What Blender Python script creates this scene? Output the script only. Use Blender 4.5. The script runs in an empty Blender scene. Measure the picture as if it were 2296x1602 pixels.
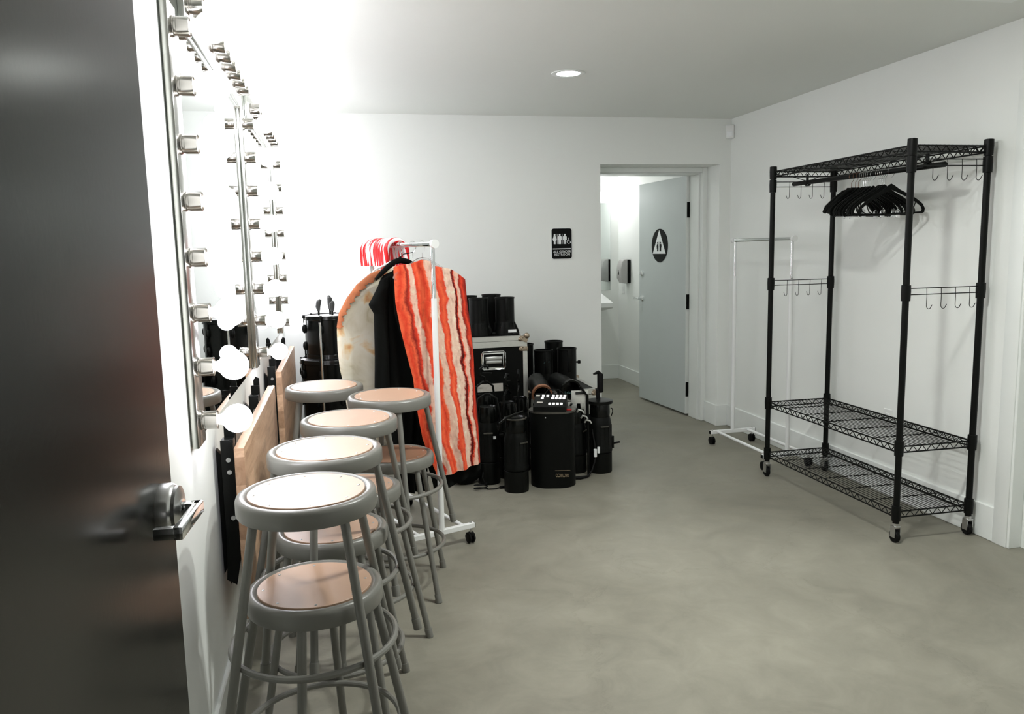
import bpy, bmesh, math, random
from mathutils import Vector, Matrix
random.seed(7)
PI = math.pi
sc = bpy.context.scene
COL = sc.collection

# ------------------------------------------------------------------ mesh helper
class MB:
    def __init__(s):
        s.bm = bmesh.new()
        s.uv = s.bm.loops.layers.uv.new('UVMap')
    def _face(s, vs, uvs=None, smooth=True):
        try:
            f = s.bm.faces.new(vs)
        except ValueError:
            return None
        f.smooth = smooth
        if uvs:
            for l, u in zip(f.loops, uvs):
                l[s.uv].uv = u
        return f
    def box(s, x0, x1, y0, y1, z0, z1, bev=0.0, seg=2, M=None):
        r = bmesh.ops.create_cube(s.bm, size=1.0)
        vs = r['verts']
        for v in vs:
            v.co = Vector(((x0 + x1) / 2 + v.co.x * (x1 - x0), (y0 + y1) / 2 + v.co.y * (y1 - y0), (z0 + z1) / 2 + v.co.z * (z1 - z0)))
        if M is not None:
            for v in vs:
                v.co = M @ v.co
        if bev > 0:
            es = list({e for v in vs for e in v.link_edges})
            bmesh.ops.bevel(s.bm, geom=es, offset=bev, segments=seg, affect='EDGES', profile=0.5)
        return s
    def tube(s, pts, r, n=10, closed=False, caps=True, uvlen=False):
        pts = [Vector(p) for p in pts]
        m = len(pts)
        rs = r if isinstance(r, (list, tuple)) else [r] * m
        tans = []
        for i in range(m):
            if closed:
                t = pts[(i + 1) % m] - pts[i - 1]
            else:
                t = pts[min(i + 1, m - 1)] - pts[max(i - 1, 0)]
            tans.append(t.normalized())
        ref = Vector((0, 0, 1)) if abs(tans[0].z) < 0.9 else Vector((1, 0, 0))
        nrm = (ref - tans[0] * ref.dot(tans[0])).normalized()
        rings, L, lens = [], 0.0, []
        for i in range(m):
            t = tans[i]
            nrm = (nrm - t * nrm.dot(t))
            nrm.normalize()
            b = t.cross(nrm)
            if i: L += (pts[i] - pts[i - 1]).length
            lens.append(L)
            rings.append([s.bm.verts.new(pts[i] + (nrm * math.cos(2 * PI * k / n) + b * math.sin(2 * PI * k / n)) * rs[i]) for k in range(n)])
        q = m if closed else m - 1
        for i in range(q):
            a, b2 = rings[i], rings[(i + 1) % m]
            for k in range(n):
                k2 = (k + 1) % n
                s._face((a[k], a[k2], b2[k2], b2[k]), ((k / n, lens[i]), ((k + 1) / n, lens[i]), ((k + 1) / n, lens[(i + 1) % m]), (k / n, lens[(i + 1) % m])))
        if caps and not closed:
            s._face(list(reversed(rings[0])), smooth=False)
            s._face(rings[-1], smooth=False)
        return s
    def cyl(s, p0, p1, r0, r1=None, n=20):
        return s.tube([p0, p1], [r0, r0 if r1 is None else r1], n)
    def lathe(s, prof, n=32, c=(0, 0, 0), M=None):
        rings = []
        for (r, z) in prof:
            if r < 1e-6:
                rings.append([s.bm.verts.new(Vector((c[0], c[1], c[2] + z)))])
            else:
                rings.append([s.bm.verts.new(Vector((c[0] + r * math.cos(2 * PI * k / n), c[1] + r * math.sin(2 * PI * k / n), c[2] + z))) for k in range(n)])
        for a, b in zip(rings, rings[1:]):
            for k in range(n):
                k2 = (k + 1) % n
                if len(a) == 1 and len(b) == 1: continue
                if len(a) == 1: s._face((a[0], b[k2], b[k]))
                elif len(b) == 1: s._face((a[k], a[k2], b[0]))
                else: s._face((a[k], a[k2], b[k2], b[k]))
        if M is not None:
            for rg in rings:
                for v in rg: v.co = M @ v.co
        return s
    def sphere(s, c, r, n=16, m=10, sc_=(1, 1, 1)):
        prof = [(r * math.sin(PI * i / m), -r * math.cos(PI * i / m)) for i in range(m + 1)]
        prof[0] = (0, -r); prof[-1] = (0, r)
        return s.lathe(prof, n, (0, 0, 0), Matrix.Translation(c) @ Matrix.Diagonal((sc_[0], sc_[1], sc_[2], 1)))
    def prism(s, pts, d0, d1, M=None, bev=0.0):
        """pts in local xy, extruded along local z d0..d1, then M"""
        M = M or Matrix.Identity(4)
        a = [s.bm.verts.new(M @ Vector((p[0], p[1], d0))) for p in pts]
        b = [s.bm.verts.new(M @ Vector((p[0], p[1], d1))) for p in pts]
        n = len(pts)
        fs = [s._face(list(reversed(a)), smooth=False), s._face(b, smooth=False)]
        for k in range(n):
            fs.append(s._face((a[k], a[(k + 1) % n], b[(k + 1) % n], b[k])))
        if bev > 0:
            es = list({e for f in fs[:2] if f for e in f.edges})
            bmesh.ops.bevel(s.bm, geom=es, offset=bev, segments=2, affect='EDGES', profile=0.5)
        return s
    def mesh(s, name, ang=35):
        bmesh.ops.recalc_face_normals(s.bm, faces=s.bm.faces)
        me = bpy.data.meshes.new(name)
        s.bm.to_mesh(me); s.bm.free()
        for p in me.polygons: p.use_smooth = True
        me.set_sharp_from_angle(angle=math.radians(ang))
        return me

def obj(name, mb, mat, parent=None, loc=(0, 0, 0), rot=(0, 0, 0), ang=35):
    me = mb.mesh(name, ang) if isinstance(mb, MB) else mb
    if mat is not None:
        me.materials.clear(); me.materials.append(mat)
    o = bpy.data.objects.new(name, me)
    COL.objects.link(o)
    o.location = loc; o.rotation_euler = rot
    if parent is not None: o.parent = parent
    return o
def tag(o, label, cat, group=None):
    o['label'] = label; o['category'] = cat
    if group: o['group'] = group
    return o
def thing(name, label, cat, loc=(0, 0, 0), rotz=0.0, group=None):
    o = bpy.data.objects.new(name, None); COL.objects.link(o)
    o.empty_display_size = 0.1
    o.location = loc; o.rotation_euler = (0, 0, rotz)
    return tag(o, label, cat, group)
def struct(name, mb, mat, parent=None, ang=35, loc=(0, 0, 0), rot=(0, 0, 0)):
    o = obj(name, mb, mat, parent, loc, rot, ang)
    if parent is None: o['kind'] = 'structure'
    return o
def dup(src, label=None, loc=None, rot=None):
    r = src.copy(); COL.objects.link(r)
    if label: r['label'] = label
    if loc is not None: r.location = loc
    if rot is not None: r.rotation_euler = rot
    for ch in list(src.children):
        c = ch.copy(); COL.objects.link(c); c.parent = r
        for g in list(ch.children):
            d = g.copy(); COL.objects.link(d); d.parent = c
    return r
def arc(c, r, a0, a1, n, ax=0, ay=2):
    out = []
    for i in range(n + 1):
        a = math.radians(a0 + (a1 - a0) * i / n)
        p = [c[0], c[1], c[2]]
        p[ax] += r * math.cos(a); p[ay] += r * math.sin(a)
        out.append(tuple(p))
    return out

# ------------------------------------------------------------------ materials
def nodes_of(name):
    m = bpy.data.materials.new(name); m.use_nodes = True
    nt = m.node_tree
    return m, nt, nt.nodes['Principled BSDF']
def mat(name, col, rough=0.5, metal=0.0, spec=0.5, noise=0.0, nscale=8.0, bump=0.0, bscale=60.0, coat=0.0, sheen=0.0, aniso=0.0):
    m, nt, b = nodes_of(name)
    b.inputs['Base Color'].default_value = (*col, 1)
    b.inputs['Roughness'].default_value = rough
    b.inputs['Metallic'].default_value = metal
    b.inputs['Specular IOR Level'].default_value = spec
    if coat: b.inputs['Coat Weight'].default_value = coat; b.inputs['Coat Roughness'].default_value = 0.42
    if sheen: b.inputs['Sheen Weight'].default_value = sheen
    if aniso: b.inputs['Anisotropic'].default_value = aniso
    tc = nt.nodes.new('ShaderNodeTexCoord')
    nz = nt.nodes.new('ShaderNodeTexNoise'); nz.inputs['Scale'].default_value = nscale; nz.inputs['Detail'].default_value = 4
    nt.links.new(tc.outputs['Object'], nz.inputs['Vector'])
    k = noise if noise else 0.03
    mx = nt.nodes.new('ShaderNodeMix'); mx.data_type = 'RGBA'
    mx.inputs['A'].default_value = (*[c * (1 - k) for c in col], 1)
    mx.inputs['B'].default_value = (*[min(1, c * (1 + k)) for c in col], 1)
    nt.links.new(nz.outputs['Fac'], mx.inputs['Factor'])
    nt.links.new(mx.outputs['Result'], b.inputs['Base Color'])
    if bump:
        n2 = nt.nodes.new('ShaderNodeTexNoise'); n2.inputs['Scale'].default_value = bscale; n2.inputs['Detail'].default_value = 3
        nt.links.new(tc.outputs['Object'], n2.inputs['Vector'])
        bp = nt.nodes.new('ShaderNodeBump'); bp.inputs['Strength'].default_value = bump; bp.inputs['Distance'].default_value = 0.002
        nt.links.new(n2.outputs['Fac'], bp.inputs['Height'])
        nt.links.new(bp.outputs['Normal'], b.inputs['Normal'])
    return m
def emit(name, col, s):
    m, nt, b = nodes_of(name)
    b.inputs['Base Color'].default_value = (*col, 1)
    b.inputs['Emission Color'].default_value = (*col, 1)
    b.inputs['Emission Strength'].default_value = s
    return m
def ramp(nt, stops, interp='LINEAR'):
    r = nt.nodes.new('ShaderNodeValToRGB'); cr = r.color_ramp; cr.interpolation = interp
    while len(cr.elements) < len(stops): cr.elements.new(0.5)
    for e, (p, c) in zip(cr.elements, stops):
        e.position = p; e.color = (*c, 1)
    return r

M = {}
M['wall'] = mat('white_wall_paint', (0.85, 0.87, 0.845), 0.55, noise=0.012, nscale=1.5, bump=0.08, bscale=120)
M['ceil'] = mat('ceiling_paint', (0.77, 0.79, 0.755), 0.8, noise=0.01, nscale=2)
M['trim'] = mat('white_gloss_trim', (0.82, 0.845, 0.825), 0.3)
M['rdoor'] = mat('grey_door_paint', (0.56, 0.60, 0.60), 0.32, noise=0.03, nscale=5)
M['dark_door'] = mat('dark_door_paint', (0.006, 0.0065, 0.0055), 0.22, spec=0.5, noise=0.1, nscale=4, bump=0.04, bscale=90)
M['black'] = mat('black_metal', (0.0035, 0.004, 0.0035), 0.4, spec=0.16)
M['black_matte'] = mat('black_plastic', (0.003, 0.0035, 0.003), 0.5, spec=0.12)
M['black_gloss'] = mat('black_lacquer', (0.003, 0.0035, 0.003), 0.2, spec=0.25)
M['rubber'] = mat('black_rubber', (0.004, 0.004, 0.004), 0.6, spec=0.15)
M['cloth_black'] = mat('black_cloth', (0.004, 0.0045, 0.004), 0.9, spec=0.1, bump=0.2, bscale=300)
M['chrome'] = mat('chrome', (0.86, 0.87, 0.88), 0.09, 1.0)
M['brushed'] = mat('brushed_nickel', (0.48, 0.49, 0.45), 0.24, 1.0, noise=0.05, nscale=30)
M['socket'] = mat('satin_nickel', (0.44, 0.425, 0.39), 0.17, 1.0)
M['steel'] = mat('satin_steel', (0.6, 0.6, 0.6), 0.3, 1.0)
M['alu'] = mat('aluminium_edging', (0.66, 0.66, 0.63), 0.4, 0.75, noise=0.12, nscale=40)
M['corner'] = mat('aged_steel_corner', (0.42, 0.34, 0.26), 0.35, 0.85, noise=0.2, nscale=60)
M['mirror'] = mat('mirror_silver', (0.76, 0.80, 0.785), 0.0, 1.0, noise=0.001)
M['white_metal'] = mat('white_powder_coat', (0.83, 0.84, 0.84), 0.35)
M['white_plastic'] = mat('white_plastic', (0.82, 0.83, 0.82), 0.4)
M['stool'] = mat('grey_enamel', (0.175, 0.172, 0.155), 0.33, spec=0.45, noise=0.03, nscale=30)
M['hardboard'] = mat('brown_hardboard', (0.47, 0.29, 0.19), 0.5, spec=0.9, noise=0.08, nscale=9, bump=0.05, bscale=200, coat=0.5)
M['hardboard_shaded'] = mat('shaded_hardboard', (0.30, 0.165, 0.105), 0.36, noise=0.14, nscale=9)  # same hardboard with shade put into the colour, for one lower seat
M['bulb'] = emit('lit_bulb_glass', (0.965, 0.945, 1.0), 21.5)
M['down'] = emit('downlight_lamp', (0.97, 1.0, 0.95), 70.0)
M['rlight'] = emit('restroom_light_glass', (1.0, 0.99, 1.0), 22.0)
M['led'] = emit('lit_white_button', (1.0, 0.98, 0.95), 1.3)
M['tape'] = mat('paper_label', (0.55, 0.52, 0.47), 0.7, noise=0.15, nscale=60)
M['copper'] = mat('copper_ring', (0.45, 0.20, 0.11), 0.35, 0.7)
M['tan'] = mat('tan_lettering', (0.32, 0.25, 0.16), 0.5)
M['ink'] = mat('pale_blue_lettering', (0.10, 0.20, 0.20), 0.5)
M['signblack'] = mat('sign_black', (0.003, 0.0035, 0.0035), 0.45, spec=0.12)
M['signwhite'] = mat('sign_white', (0.85, 0.87, 0.88), 0.5)
M['red'] = mat('red_plastic', (0.45, 0.02, 0.02), 0.4)
M['drumhead'] = mat('drum_head', (0.75, 0.75, 0.76), 0.35)
M['grey_plastic'] = mat('grey_plastic', (0.42, 0.41, 0.40), 0.4)
M['clear'] = None

def concrete():
    m, nt, b = nodes_of('polished_concrete')
    tc = nt.nodes.new('ShaderNodeTexCoord')
    def nz(scale, det, rough=0.6, dist=0.0):
        n = nt.nodes.new('ShaderNodeTexNoise')
        n.inputs['Scale'].default_value = scale; n.inputs['Detail'].default_value = det
        n.inputs['Roughness'].default_value = rough; n.inputs['Distortion'].default_value = dist
        nt.links.new(tc.outputs['Object'], n.inputs['Vector']); return n
    a = nz(0.9, 6, 0.62, 0.6); c = nz(5.0, 7, 0.7, 0.8); f = nz(60, 3)
    r1 = ramp(nt, [(0.25, (0.183, 0.172, 0.138)), (0.5, (0.240, 0.228, 0.186)), (0.78, (0.298, 0.285, 0.236))])
    nt.links.new(a.outputs['Fac'], r1.inputs['Fac'])
    r2 = ramp(nt, [(0.3, (0.84, 0.84, 0.84)), (0.7, (1.1, 1.1, 1.1))])
    nt.links.new(c.outputs['Fac'], r2.inputs['Fac'])
    mx = nt.nodes.new('ShaderNodeMix'); mx.data_type = 'RGBA'; mx.blend_type = 'MULTIPLY'; mx.inputs['Factor'].default_value = 1
    nt.links.new(r1.outputs['Color'], mx.inputs['A']); nt.links.new(r2.outputs['Color'], mx.inputs['B'])
    # hairline cracks
    w = nt.nodes.new('ShaderNodeTexVoronoi'); w.feature = 'DISTANCE_TO_EDGE'; w.inputs['Scale'].default_value = 0.8
    ad = nt.nodes.new('ShaderNodeMix'); ad.data_type = 'RGBA'; ad.blend_type = 'ADD'; ad.inputs['Factor'].default_value = 0.35
    nt.links.new(tc.outputs['Object'], ad.inputs['A']); nt.links.new(c.outputs['Color'], ad.inputs['B'])
    nt.links.new(ad.outputs['Result'], w.inputs['Vector'])
    r3 = ramp(nt, [(0.0, (0.80, 0.79, 0.78)), (0.006, (1, 1, 1))])
    nt.links.new(w.outputs['Distance'], r3.inputs['Fac'])
    m2 = nt.nodes.new('ShaderNodeMix'); m2.data_type = 'RGBA'; m2.blend_type = 'MULTIPLY'; m2.inputs['Factor'].default_value = 0.45
    nt.links.new(mx.outputs['Result'], m2.inputs['A']); nt.links.new(r3.outputs['Color'], m2.inputs['B'])
    # small pale and dark specks
    v = nt.nodes.new('ShaderNodeTexVoronoi'); v.inputs['Scale'].default_value = 9
    nt.links.new(tc.outputs['Object'], v.inputs['Vector'])
    r4 = ramp(nt, [(0.0, (1, 1, 1)), (0.030, (0, 0, 0))])
    nt.links.new(v.outputs['Distance'], r4.inputs['Fac'])
    m3 = nt.nodes.new('ShaderNodeMix'); m3.data_type = 'RGBA'
    mm = nt.nodes.new('ShaderNodeMath'); mm.operation = 'MULTIPLY'; mm.inputs[1].default_value = 0.25
    nt.links.new(r4.outputs['Color'], mm.inputs[0]); nt.links.new(mm.outputs[0], m3.inputs['Factor'])
    nt.links.new(m2.outputs['Result'], m3.inputs['A'])
    r5 = ramp(nt, [(0.45, (0.10, 0.095, 0.08)), (0.55, (0.5, 0.49, 0.46))])
    nt.links.new(a.outputs['Fac'], r5.inputs['Fac']); nt.links.new(r5.outputs['Color'], m3.inputs['B'])
    nt.links.new(m3.outputs['Result'], b.inputs['Base Color'])
    rr = ramp(nt, [(0.3, (0.42,) * 3), (0.7, (0.60,) * 3)])
    nt.links.new(c.outputs['Fac'], rr.inputs['Fac']); nt.links.new(rr.outputs['Color'], b.inputs['Roughness'])
    bp = nt.nodes.new('ShaderNodeBump'); bp.inputs['Strength'].default_value = 0.06; bp.inputs['Distance'].default_value = 0.004
    nt.links.new(f.outputs['Fac'], bp.inputs['Height']); nt.links.new(bp.outputs['Normal'], b.inputs['Normal'])
    b.inputs['Specular IOR Level'].default_value = 0.2
    return m
M['floor'] = concrete()

def wood():
    m, nt, b = nodes_of('butcher_block_wood')
    tc = nt.nodes.new('ShaderNodeTexCoord')
    mp = nt.nodes.new('ShaderNodeMapping'); mp.inputs['Scale'].default_value = (9, 1.2, 9)
    nt.links.new(tc.outputs['Object'], mp.inputs['Vector'])
    n = nt.nodes.new('ShaderNodeTexNoise'); n.inputs['Scale'].default_value = 3; n.inputs['Detail'].default_value = 6; n.inputs['Distortion'].default_value = 1.2
    nt.links.new(mp.outputs['Vector'], n.inputs['Vector'])
    r = ramp(nt, [(0.25, (0.40, 0.245, 0.15)), (0.5, (0.55, 0.36, 0.235)), (0.75, (0.64, 0.44, 0.30))])
    nt.links.new(n.outputs['Fac'], r.inputs['Fac'])
    # staves: brightness steps along z and y
    br = nt.nodes.new('ShaderNodeTexBrick'); br.inputs['Scale'].default_value = 1.0
    br.inputs['Brick Width'].default_value = 0.45; br.inputs['Row Height'].default_value = 0.09; br.inputs['Mortar Size'].default_value = 0.001
    br.inputs['Color1'].default_value = (0.86, 0.86, 0.86, 1); br.inputs['Color2'].default_value = (1.08, 1.06, 1.04, 1); br.inputs['Mortar'].default_value = (0.7, 0.65, 0.6, 1)
    sx = nt.nodes.new('ShaderNodeSeparateXYZ'); nt.links.new(tc.outputs['Object'], sx.inputs[0])
    cx = nt.nodes.new('ShaderNodeCombineXYZ'); nt.links.new(sx.outputs['Y'], cx.inputs['X']); nt.links.new(sx.outputs['Z'], cx.inputs['Y'])
    nt.links.new(cx.outputs[0], br.inputs['Vector'])
    mx = nt.nodes.new('ShaderNodeMix'); mx.data_type = 'RGBA'; mx.blend_type = 'MULTIPLY'; mx.inputs['Factor'].default_value = 1
    nt.links.new(r.outputs['Color'], mx.inputs['A']); nt.links.new(br.outputs['Color'], mx.inputs['B'])
    nt.links.new(mx.outputs['Result'], b.inputs['Base Color'])
    b.inputs['Roughness'].default_value = 0.42
    return m
M['wood'] = wood()

def bacon():
    m, nt, b = nodes_of('bacon_print')
    uv = nt.nodes.new('ShaderNodeUVMap')
    sx = nt.nodes.new('ShaderNodeSeparateXYZ'); nt.links.new(uv.outputs[0], sx.inputs[0])
    mp = nt.nodes.new('ShaderNodeMapping'); mp.inputs['Scale'].default_value = (1.0, 2.6, 1)
    nt.links.new(uv.outputs[0], mp.inputs['Vector'])
    n1 = nt.nodes.new('ShaderNodeTexNoise'); n1.inputs['Scale'].default_value = 2.2; n1.inputs['Detail'].default_value = 2
    nt.links.new(mp.outputs['Vector'], n1.inputs['Vector'])
    n2 = nt.nodes.new('ShaderNodeTexNoise'); n2.inputs['Scale'].default_value = 22; n2.inputs['Detail'].default_value = 4; n2.inputs['Roughness'].default_value = 0.65
    nt.links.new(mp.outputs['Vector'], n2.inputs['Vector'])
    def mth(op, a, bb):
        k = nt.nodes.new('ShaderNodeMath'); k.operation = op
        for i, x in enumerate((a, bb)):
            if isinstance(x, (int, float)): k.inputs[i].default_value = x
            else: nt.links.new(x, k.inputs[i])
        return k.outputs[0]
    d1 = mth('MULTIPLY', mth('SUBTRACT', n1.outputs['Fac'], 0.5), 0.24)
    d2 = mth('MULTIPLY', mth('SUBTRACT', n2.outputs['Fac'], 0.5), 0.055)
    u = mth('ADD', mth('ADD', sx.outputs['X'], d1), d2)
    fat = (0.80, 0.50, 0.385); fat2 = (0.78, 0.55, 0.43); meat = (0.74, 0.055, 0.022); meat2 = (0.86, 0.135, 0.055); dk = (0.27, 0.018, 0.012); bl = (0.03, 0.004, 0.004)
    r = ramp(nt, [(0.0, meat2), (0.05, meat), (0.10, meat2), (0.13, dk), (0.165, meat), (0.185, fat), (0.255, fat2), (0.275, meat), (0.33, meat2), (0.39, meat), (0.43, meat2), (0.45, fat), (0.55, fat2),
                  (0.565, meat), (0.62, meat2), (0.66, meat), (0.68, fat2), (0.775, fat2), (0.79, dk), (0.808, bl), (0.825, meat), (0.845, fat), (0.885, fat), (0.905, dk), (0.95, meat), (1.0, dk)])
    nt.links.new(u, r.inputs['Fac'])
    # mottling inside the print
    n3 = nt.nodes.new('ShaderNodeTexNoise'); n3.inputs['Scale'].default_value = 15; n3.inputs['Detail'].default_value = 5
    mp3 = nt.nodes.new('ShaderNodeMapping'); mp3.inputs['Scale'].default_value = (1.3, 1.7, 1)
    nt.links.new(uv.outputs[0], mp3.inputs['Vector']); nt.links.new(mp3.outputs['Vector'], n3.inputs['Vector'])
    r3 = ramp(nt, [(0.34, (0.58, 0.44, 0.44)), (0.46, (0.95, 0.9, 0.9)), (0.58, (1, 1, 1)), (0.70, (1.1, 1.7, 1.7))])
    nt.links.new(n3.outputs['Fac'], r3.inputs['Fac'])
    mx = nt.nodes.new('ShaderNodeMix'); mx.data_type = 'RGBA'; mx.blend_type = 'MULTIPLY'; mx.inputs['Factor'].default_value = 0.55
    nt.links.new(r.outputs['Color'], mx.inputs['A']); nt.links.new(r3.outputs['Color'], mx.inputs['B'])
    nt.links.new(mx.outputs['Result'], b.inputs['Base Color'])
    b.inputs['Roughness'].default_value = 0.8; b.inputs['Specular IOR Level'].default_value = 0.2
    n4 = nt.nodes.new('ShaderNodeTexNoise'); n4.inputs['Scale'].default_value = 9; n4.inputs['Detail'].default_value = 3
    mp4 = nt.nodes.new('ShaderNodeMapping'); mp4.inputs['Scale'].default_value = (0.5, 7, 1)
    nt.links.new(uv.outputs[0], mp4.inputs['Vector']); nt.links.new(mp4.outputs['Vector'], n4.inputs['Vector'])
    bp = nt.nodes.new('ShaderNodeBump'); bp.inputs['Strength'].default_value = 0.35; bp.inputs['Distance'].default_value = 0.006
    nt.links.new(n4.outputs['Fac'], bp.inputs['Height']); nt.links.new(bp.outputs['Normal'], b.inputs['Normal'])
    return m
M['bacon'] = bacon()

def bread():
    m, nt, b = nodes_of('bread_print')
    tc = nt.nodes.new('ShaderNodeTexCoord')
    n = nt.nodes.new('ShaderNodeTexNoise'); n.inputs['Scale'].default_value = 6; n.inputs['Detail'].default_value = 4; n.inputs['Distortion'].default_value = 1.0
    nt.links.new(tc.outputs['Object'], n.inputs['Vector'])
    r = ramp(nt, [(0.33, (0.47, 0.41, 0.25)), (0.42, (0.66, 0.61, 0.48)), (0.56, (0.74, 0.70, 0.59)), (0.64, (0.70, 0.52, 0.30)), (0.72, (0.60, 0.31, 0.15))])
    nt.links.new(n.outputs['Fac'], r.inputs['Fac'])
    nt.links.new(r.outputs['Color'], b.inputs['Base Color'])
    b.inputs['Roughness'].default_value = 0.85; b.inputs['Specular IOR Level'].default_value = 0.2
    return m
M['bread'] = bread()
M['crust'] = mat('toasted_crust_print', (0.34, 0.105, 0.038), 0.85, noise=0.45, nscale=22)

def cane():
    m, nt, b = nodes_of('candy_stripe')
    uv = nt.nodes.new('ShaderNodeUVMap')
    sx = nt.nodes.new('ShaderNodeSeparateXYZ'); nt.links.new(uv.outputs[0], sx.inputs[0])
    a = nt.nodes.new('ShaderNodeMath'); a.operation = 'MULTIPLY'; a.inputs[1].default_value = 5.0
    nt.links.new(sx.outputs['Y'], a.inputs[0])
    k = nt.nodes.new('ShaderNodeMath'); k.operation = 'MULTIPLY'; k.inputs[1].default_value = 2.0
    nt.links.new(sx.outputs['X'], k.inputs[0])
    s = nt.nodes.new('ShaderNodeMath'); s.operation = 'ADD'
    nt.links.new(a.outputs[0], s.inputs[0]); nt.links.new(k.outputs[0], s.inputs[1])
    oi = nt.nodes.new('ShaderNodeObjectInfo'); s2 = nt.nodes.new('ShaderNodeMath'); s2.operation = 'ADD'
    nt.links.new(s.outputs[0], s2.inputs[0]); nt.links.new(oi.outputs['Random'], s2.inputs[1])
    f = nt.nodes.new('ShaderNodeMath'); f.operation = 'FRACT'; nt.links.new(s2.outputs[0], f.inputs[0])
    r = ramp(nt, [(0.0, (0.72, 0.008, 0.012)), (0.56, (0.88, 0.86, 0.87))], 'CONSTANT')
    nt.links.new(f.outputs[0], r.inputs['Fac']); nt.links.new(r.outputs['Color'], b.inputs['Base Color'])
    b.inputs['Roughness'].default_value = 0.25
    return m
M['cane'] = cane()
def clear():
    m, nt, b = nodes_of('clear_plastic')
    b.inputs['Base Color'].default_value = (0.95, 0.95, 0.95, 1); b.inputs['Roughness'].default_value = 0.08
    b.inputs['Transmission Weight'].default_value = 0.9; b.inputs['IOR'].default_value = 1.3
    return m
M['clear'] = clear()

# ------------------------------------------------------------------ room
XL, XR, YB, YN, ZC = -0.42, 3.105, 6.0, 0.58, 2.486
OX0, OX1, OZ = 2.005, 3.005, 2.132        # restroom opening
RX0, RX1, RY1, RZ = 1.25, 3.09, 8.62, 2.32
WB = 6.45                                   # far side of the back wall
mb = MB(); mb.box(-1.2, 3.6, -2.2, 9.0, -0.08, 0.0); struct('floor', mb, M['floor'])
mb = MB(); mb.box(XL - .1, 3.35, YN - .16, YB + .02, ZC, ZC + .1); struct('ceiling', mb, M['ceil'])
mb = MB(); mb.box(XL - .12, XL, YN - .16, YB + .1, 0, ZC + .05); struct('wall_left', mb, M['wall'])
mb = MB()   # right wall with a doorway near the camera
DY0, DY1, DZ = 2.20, 3.12, 2.13
mb.box(XR, XR + .14, DY1, YB + .1, 0, ZC + .05)
mb.box(XR, XR + .14, YN - .16, DY0, 0, ZC + .05)
mb.box(XR, XR + .14, DY0, DY1, DZ, ZC + .05)
struct('wall_right', mb, M['wall'])
mb = MB()   # back wall with the restroom opening
mb.box(XL - .1, OX0, YB, WB, 0, ZC + .05)
mb.box(OX1, XR + .14, YB, WB, 0, ZC + .05)
mb.box(OX0, OX1, YB, WB, OZ, ZC + .05)
struct('wall_back', mb, M['wall'])
mb = MB()   # wall of the doorway the camera looks through
mb.box(XL - .12, -0.40, YN - .14, YN, 0, ZC + .05)
mb.box(0.62, XR + .14, YN - .14, YN, 0, ZC + .05)
mb.box(-0.40, 0.62, YN - .14, YN, 2.12, ZC + .05)
struct('wall_front', mb, M['wall'])
# corridor behind the camera
mb = MB(); mb.box(-1.2, -1.1, -2.1, YN - .14, 0, 2.6); mb.box(1.3, 1.4, -2.1, YN - .14, 0, 2.6); mb.box(-1.2, 1.4, -2.2, -2.1, 0, 2.6)
struct('wall_corridor', mb, M['wall'])
mb = MB(); mb.box(-1.2, 1.4, -2.2, YN - .14, 2.5, 2.6); struct('ceiling_corridor', mb, M['ceil'])
# restroom shell
mb = MB(); mb.box(RX0 - .1, RX1 + .1, RY1, RY1 + .1, 0, RZ + .1); struct('wall_restroom_back', mb, M['wall'])
mb = MB(); mb.box(RX1, RX1 + .1, WB, RY1, 0, RZ + .1); struct('wall_restroom_right', mb, M['wall'])
mb = MB(); mb.box(RX0 - .1, RX0, WB, RY1, 0, RZ + .1); struct('wall_restroom_left', mb, M['wall'])
mb = MB(); mb.box(RX0 - .1, RX1 + .1, WB, RY1 + .1, RZ, RZ + .1); struct('ceiling_restroom', mb, M['ceil'])
# baseboards
BH, BT = 0.175, 0.014
def base(name, x0, x1, y0, y1, h=BH):
    mb = MB(); mb.box(x0, x1, y0, y1, 0, h, 0.004, 1); struct(name, mb, M['trim'])
base('baseboard_left', XL, XL + BT, 1.52, YB)
base('baseboard_right', XR - BT, XR, 3.205, YB)
base('baseboard_back', XL, OX0, YB - BT, YB)
mb = MB(); mb.box(OX1 - .012, XR - BT, YB - BT, YB, 0, BH, 0.003, 1); mb.box(OX1 - .012, OX1, YB, 6.22, 0, BH, 0.003, 1)
struct('baseboard_corner', mb, M['trim'])
base('baseboard_restroom_back', RX0, RX1, RY1 - BT, RY1, .16)
base('baseboard_restroom_right', RX1 - BT, RX1, WB, RY1, .16)

# restroom door frame inside the recess
mb = MB()
for (w, ya, yb) in ((0.040, 6.215, 6.27), (0.052, 6.27, 6.44)):
    mb.box(OX1 - w, OX1, ya, yb, 0, OZ, 0.003, 1)
    mb.box(OX0, OX0 + w, ya, yb, 0, OZ, 0.003, 1)
    mb.box(OX0 + w, OX1 - w, ya, yb, OZ - w, OZ, 0.003, 1)
struct('trim_1', mb, M['trim'])
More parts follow.
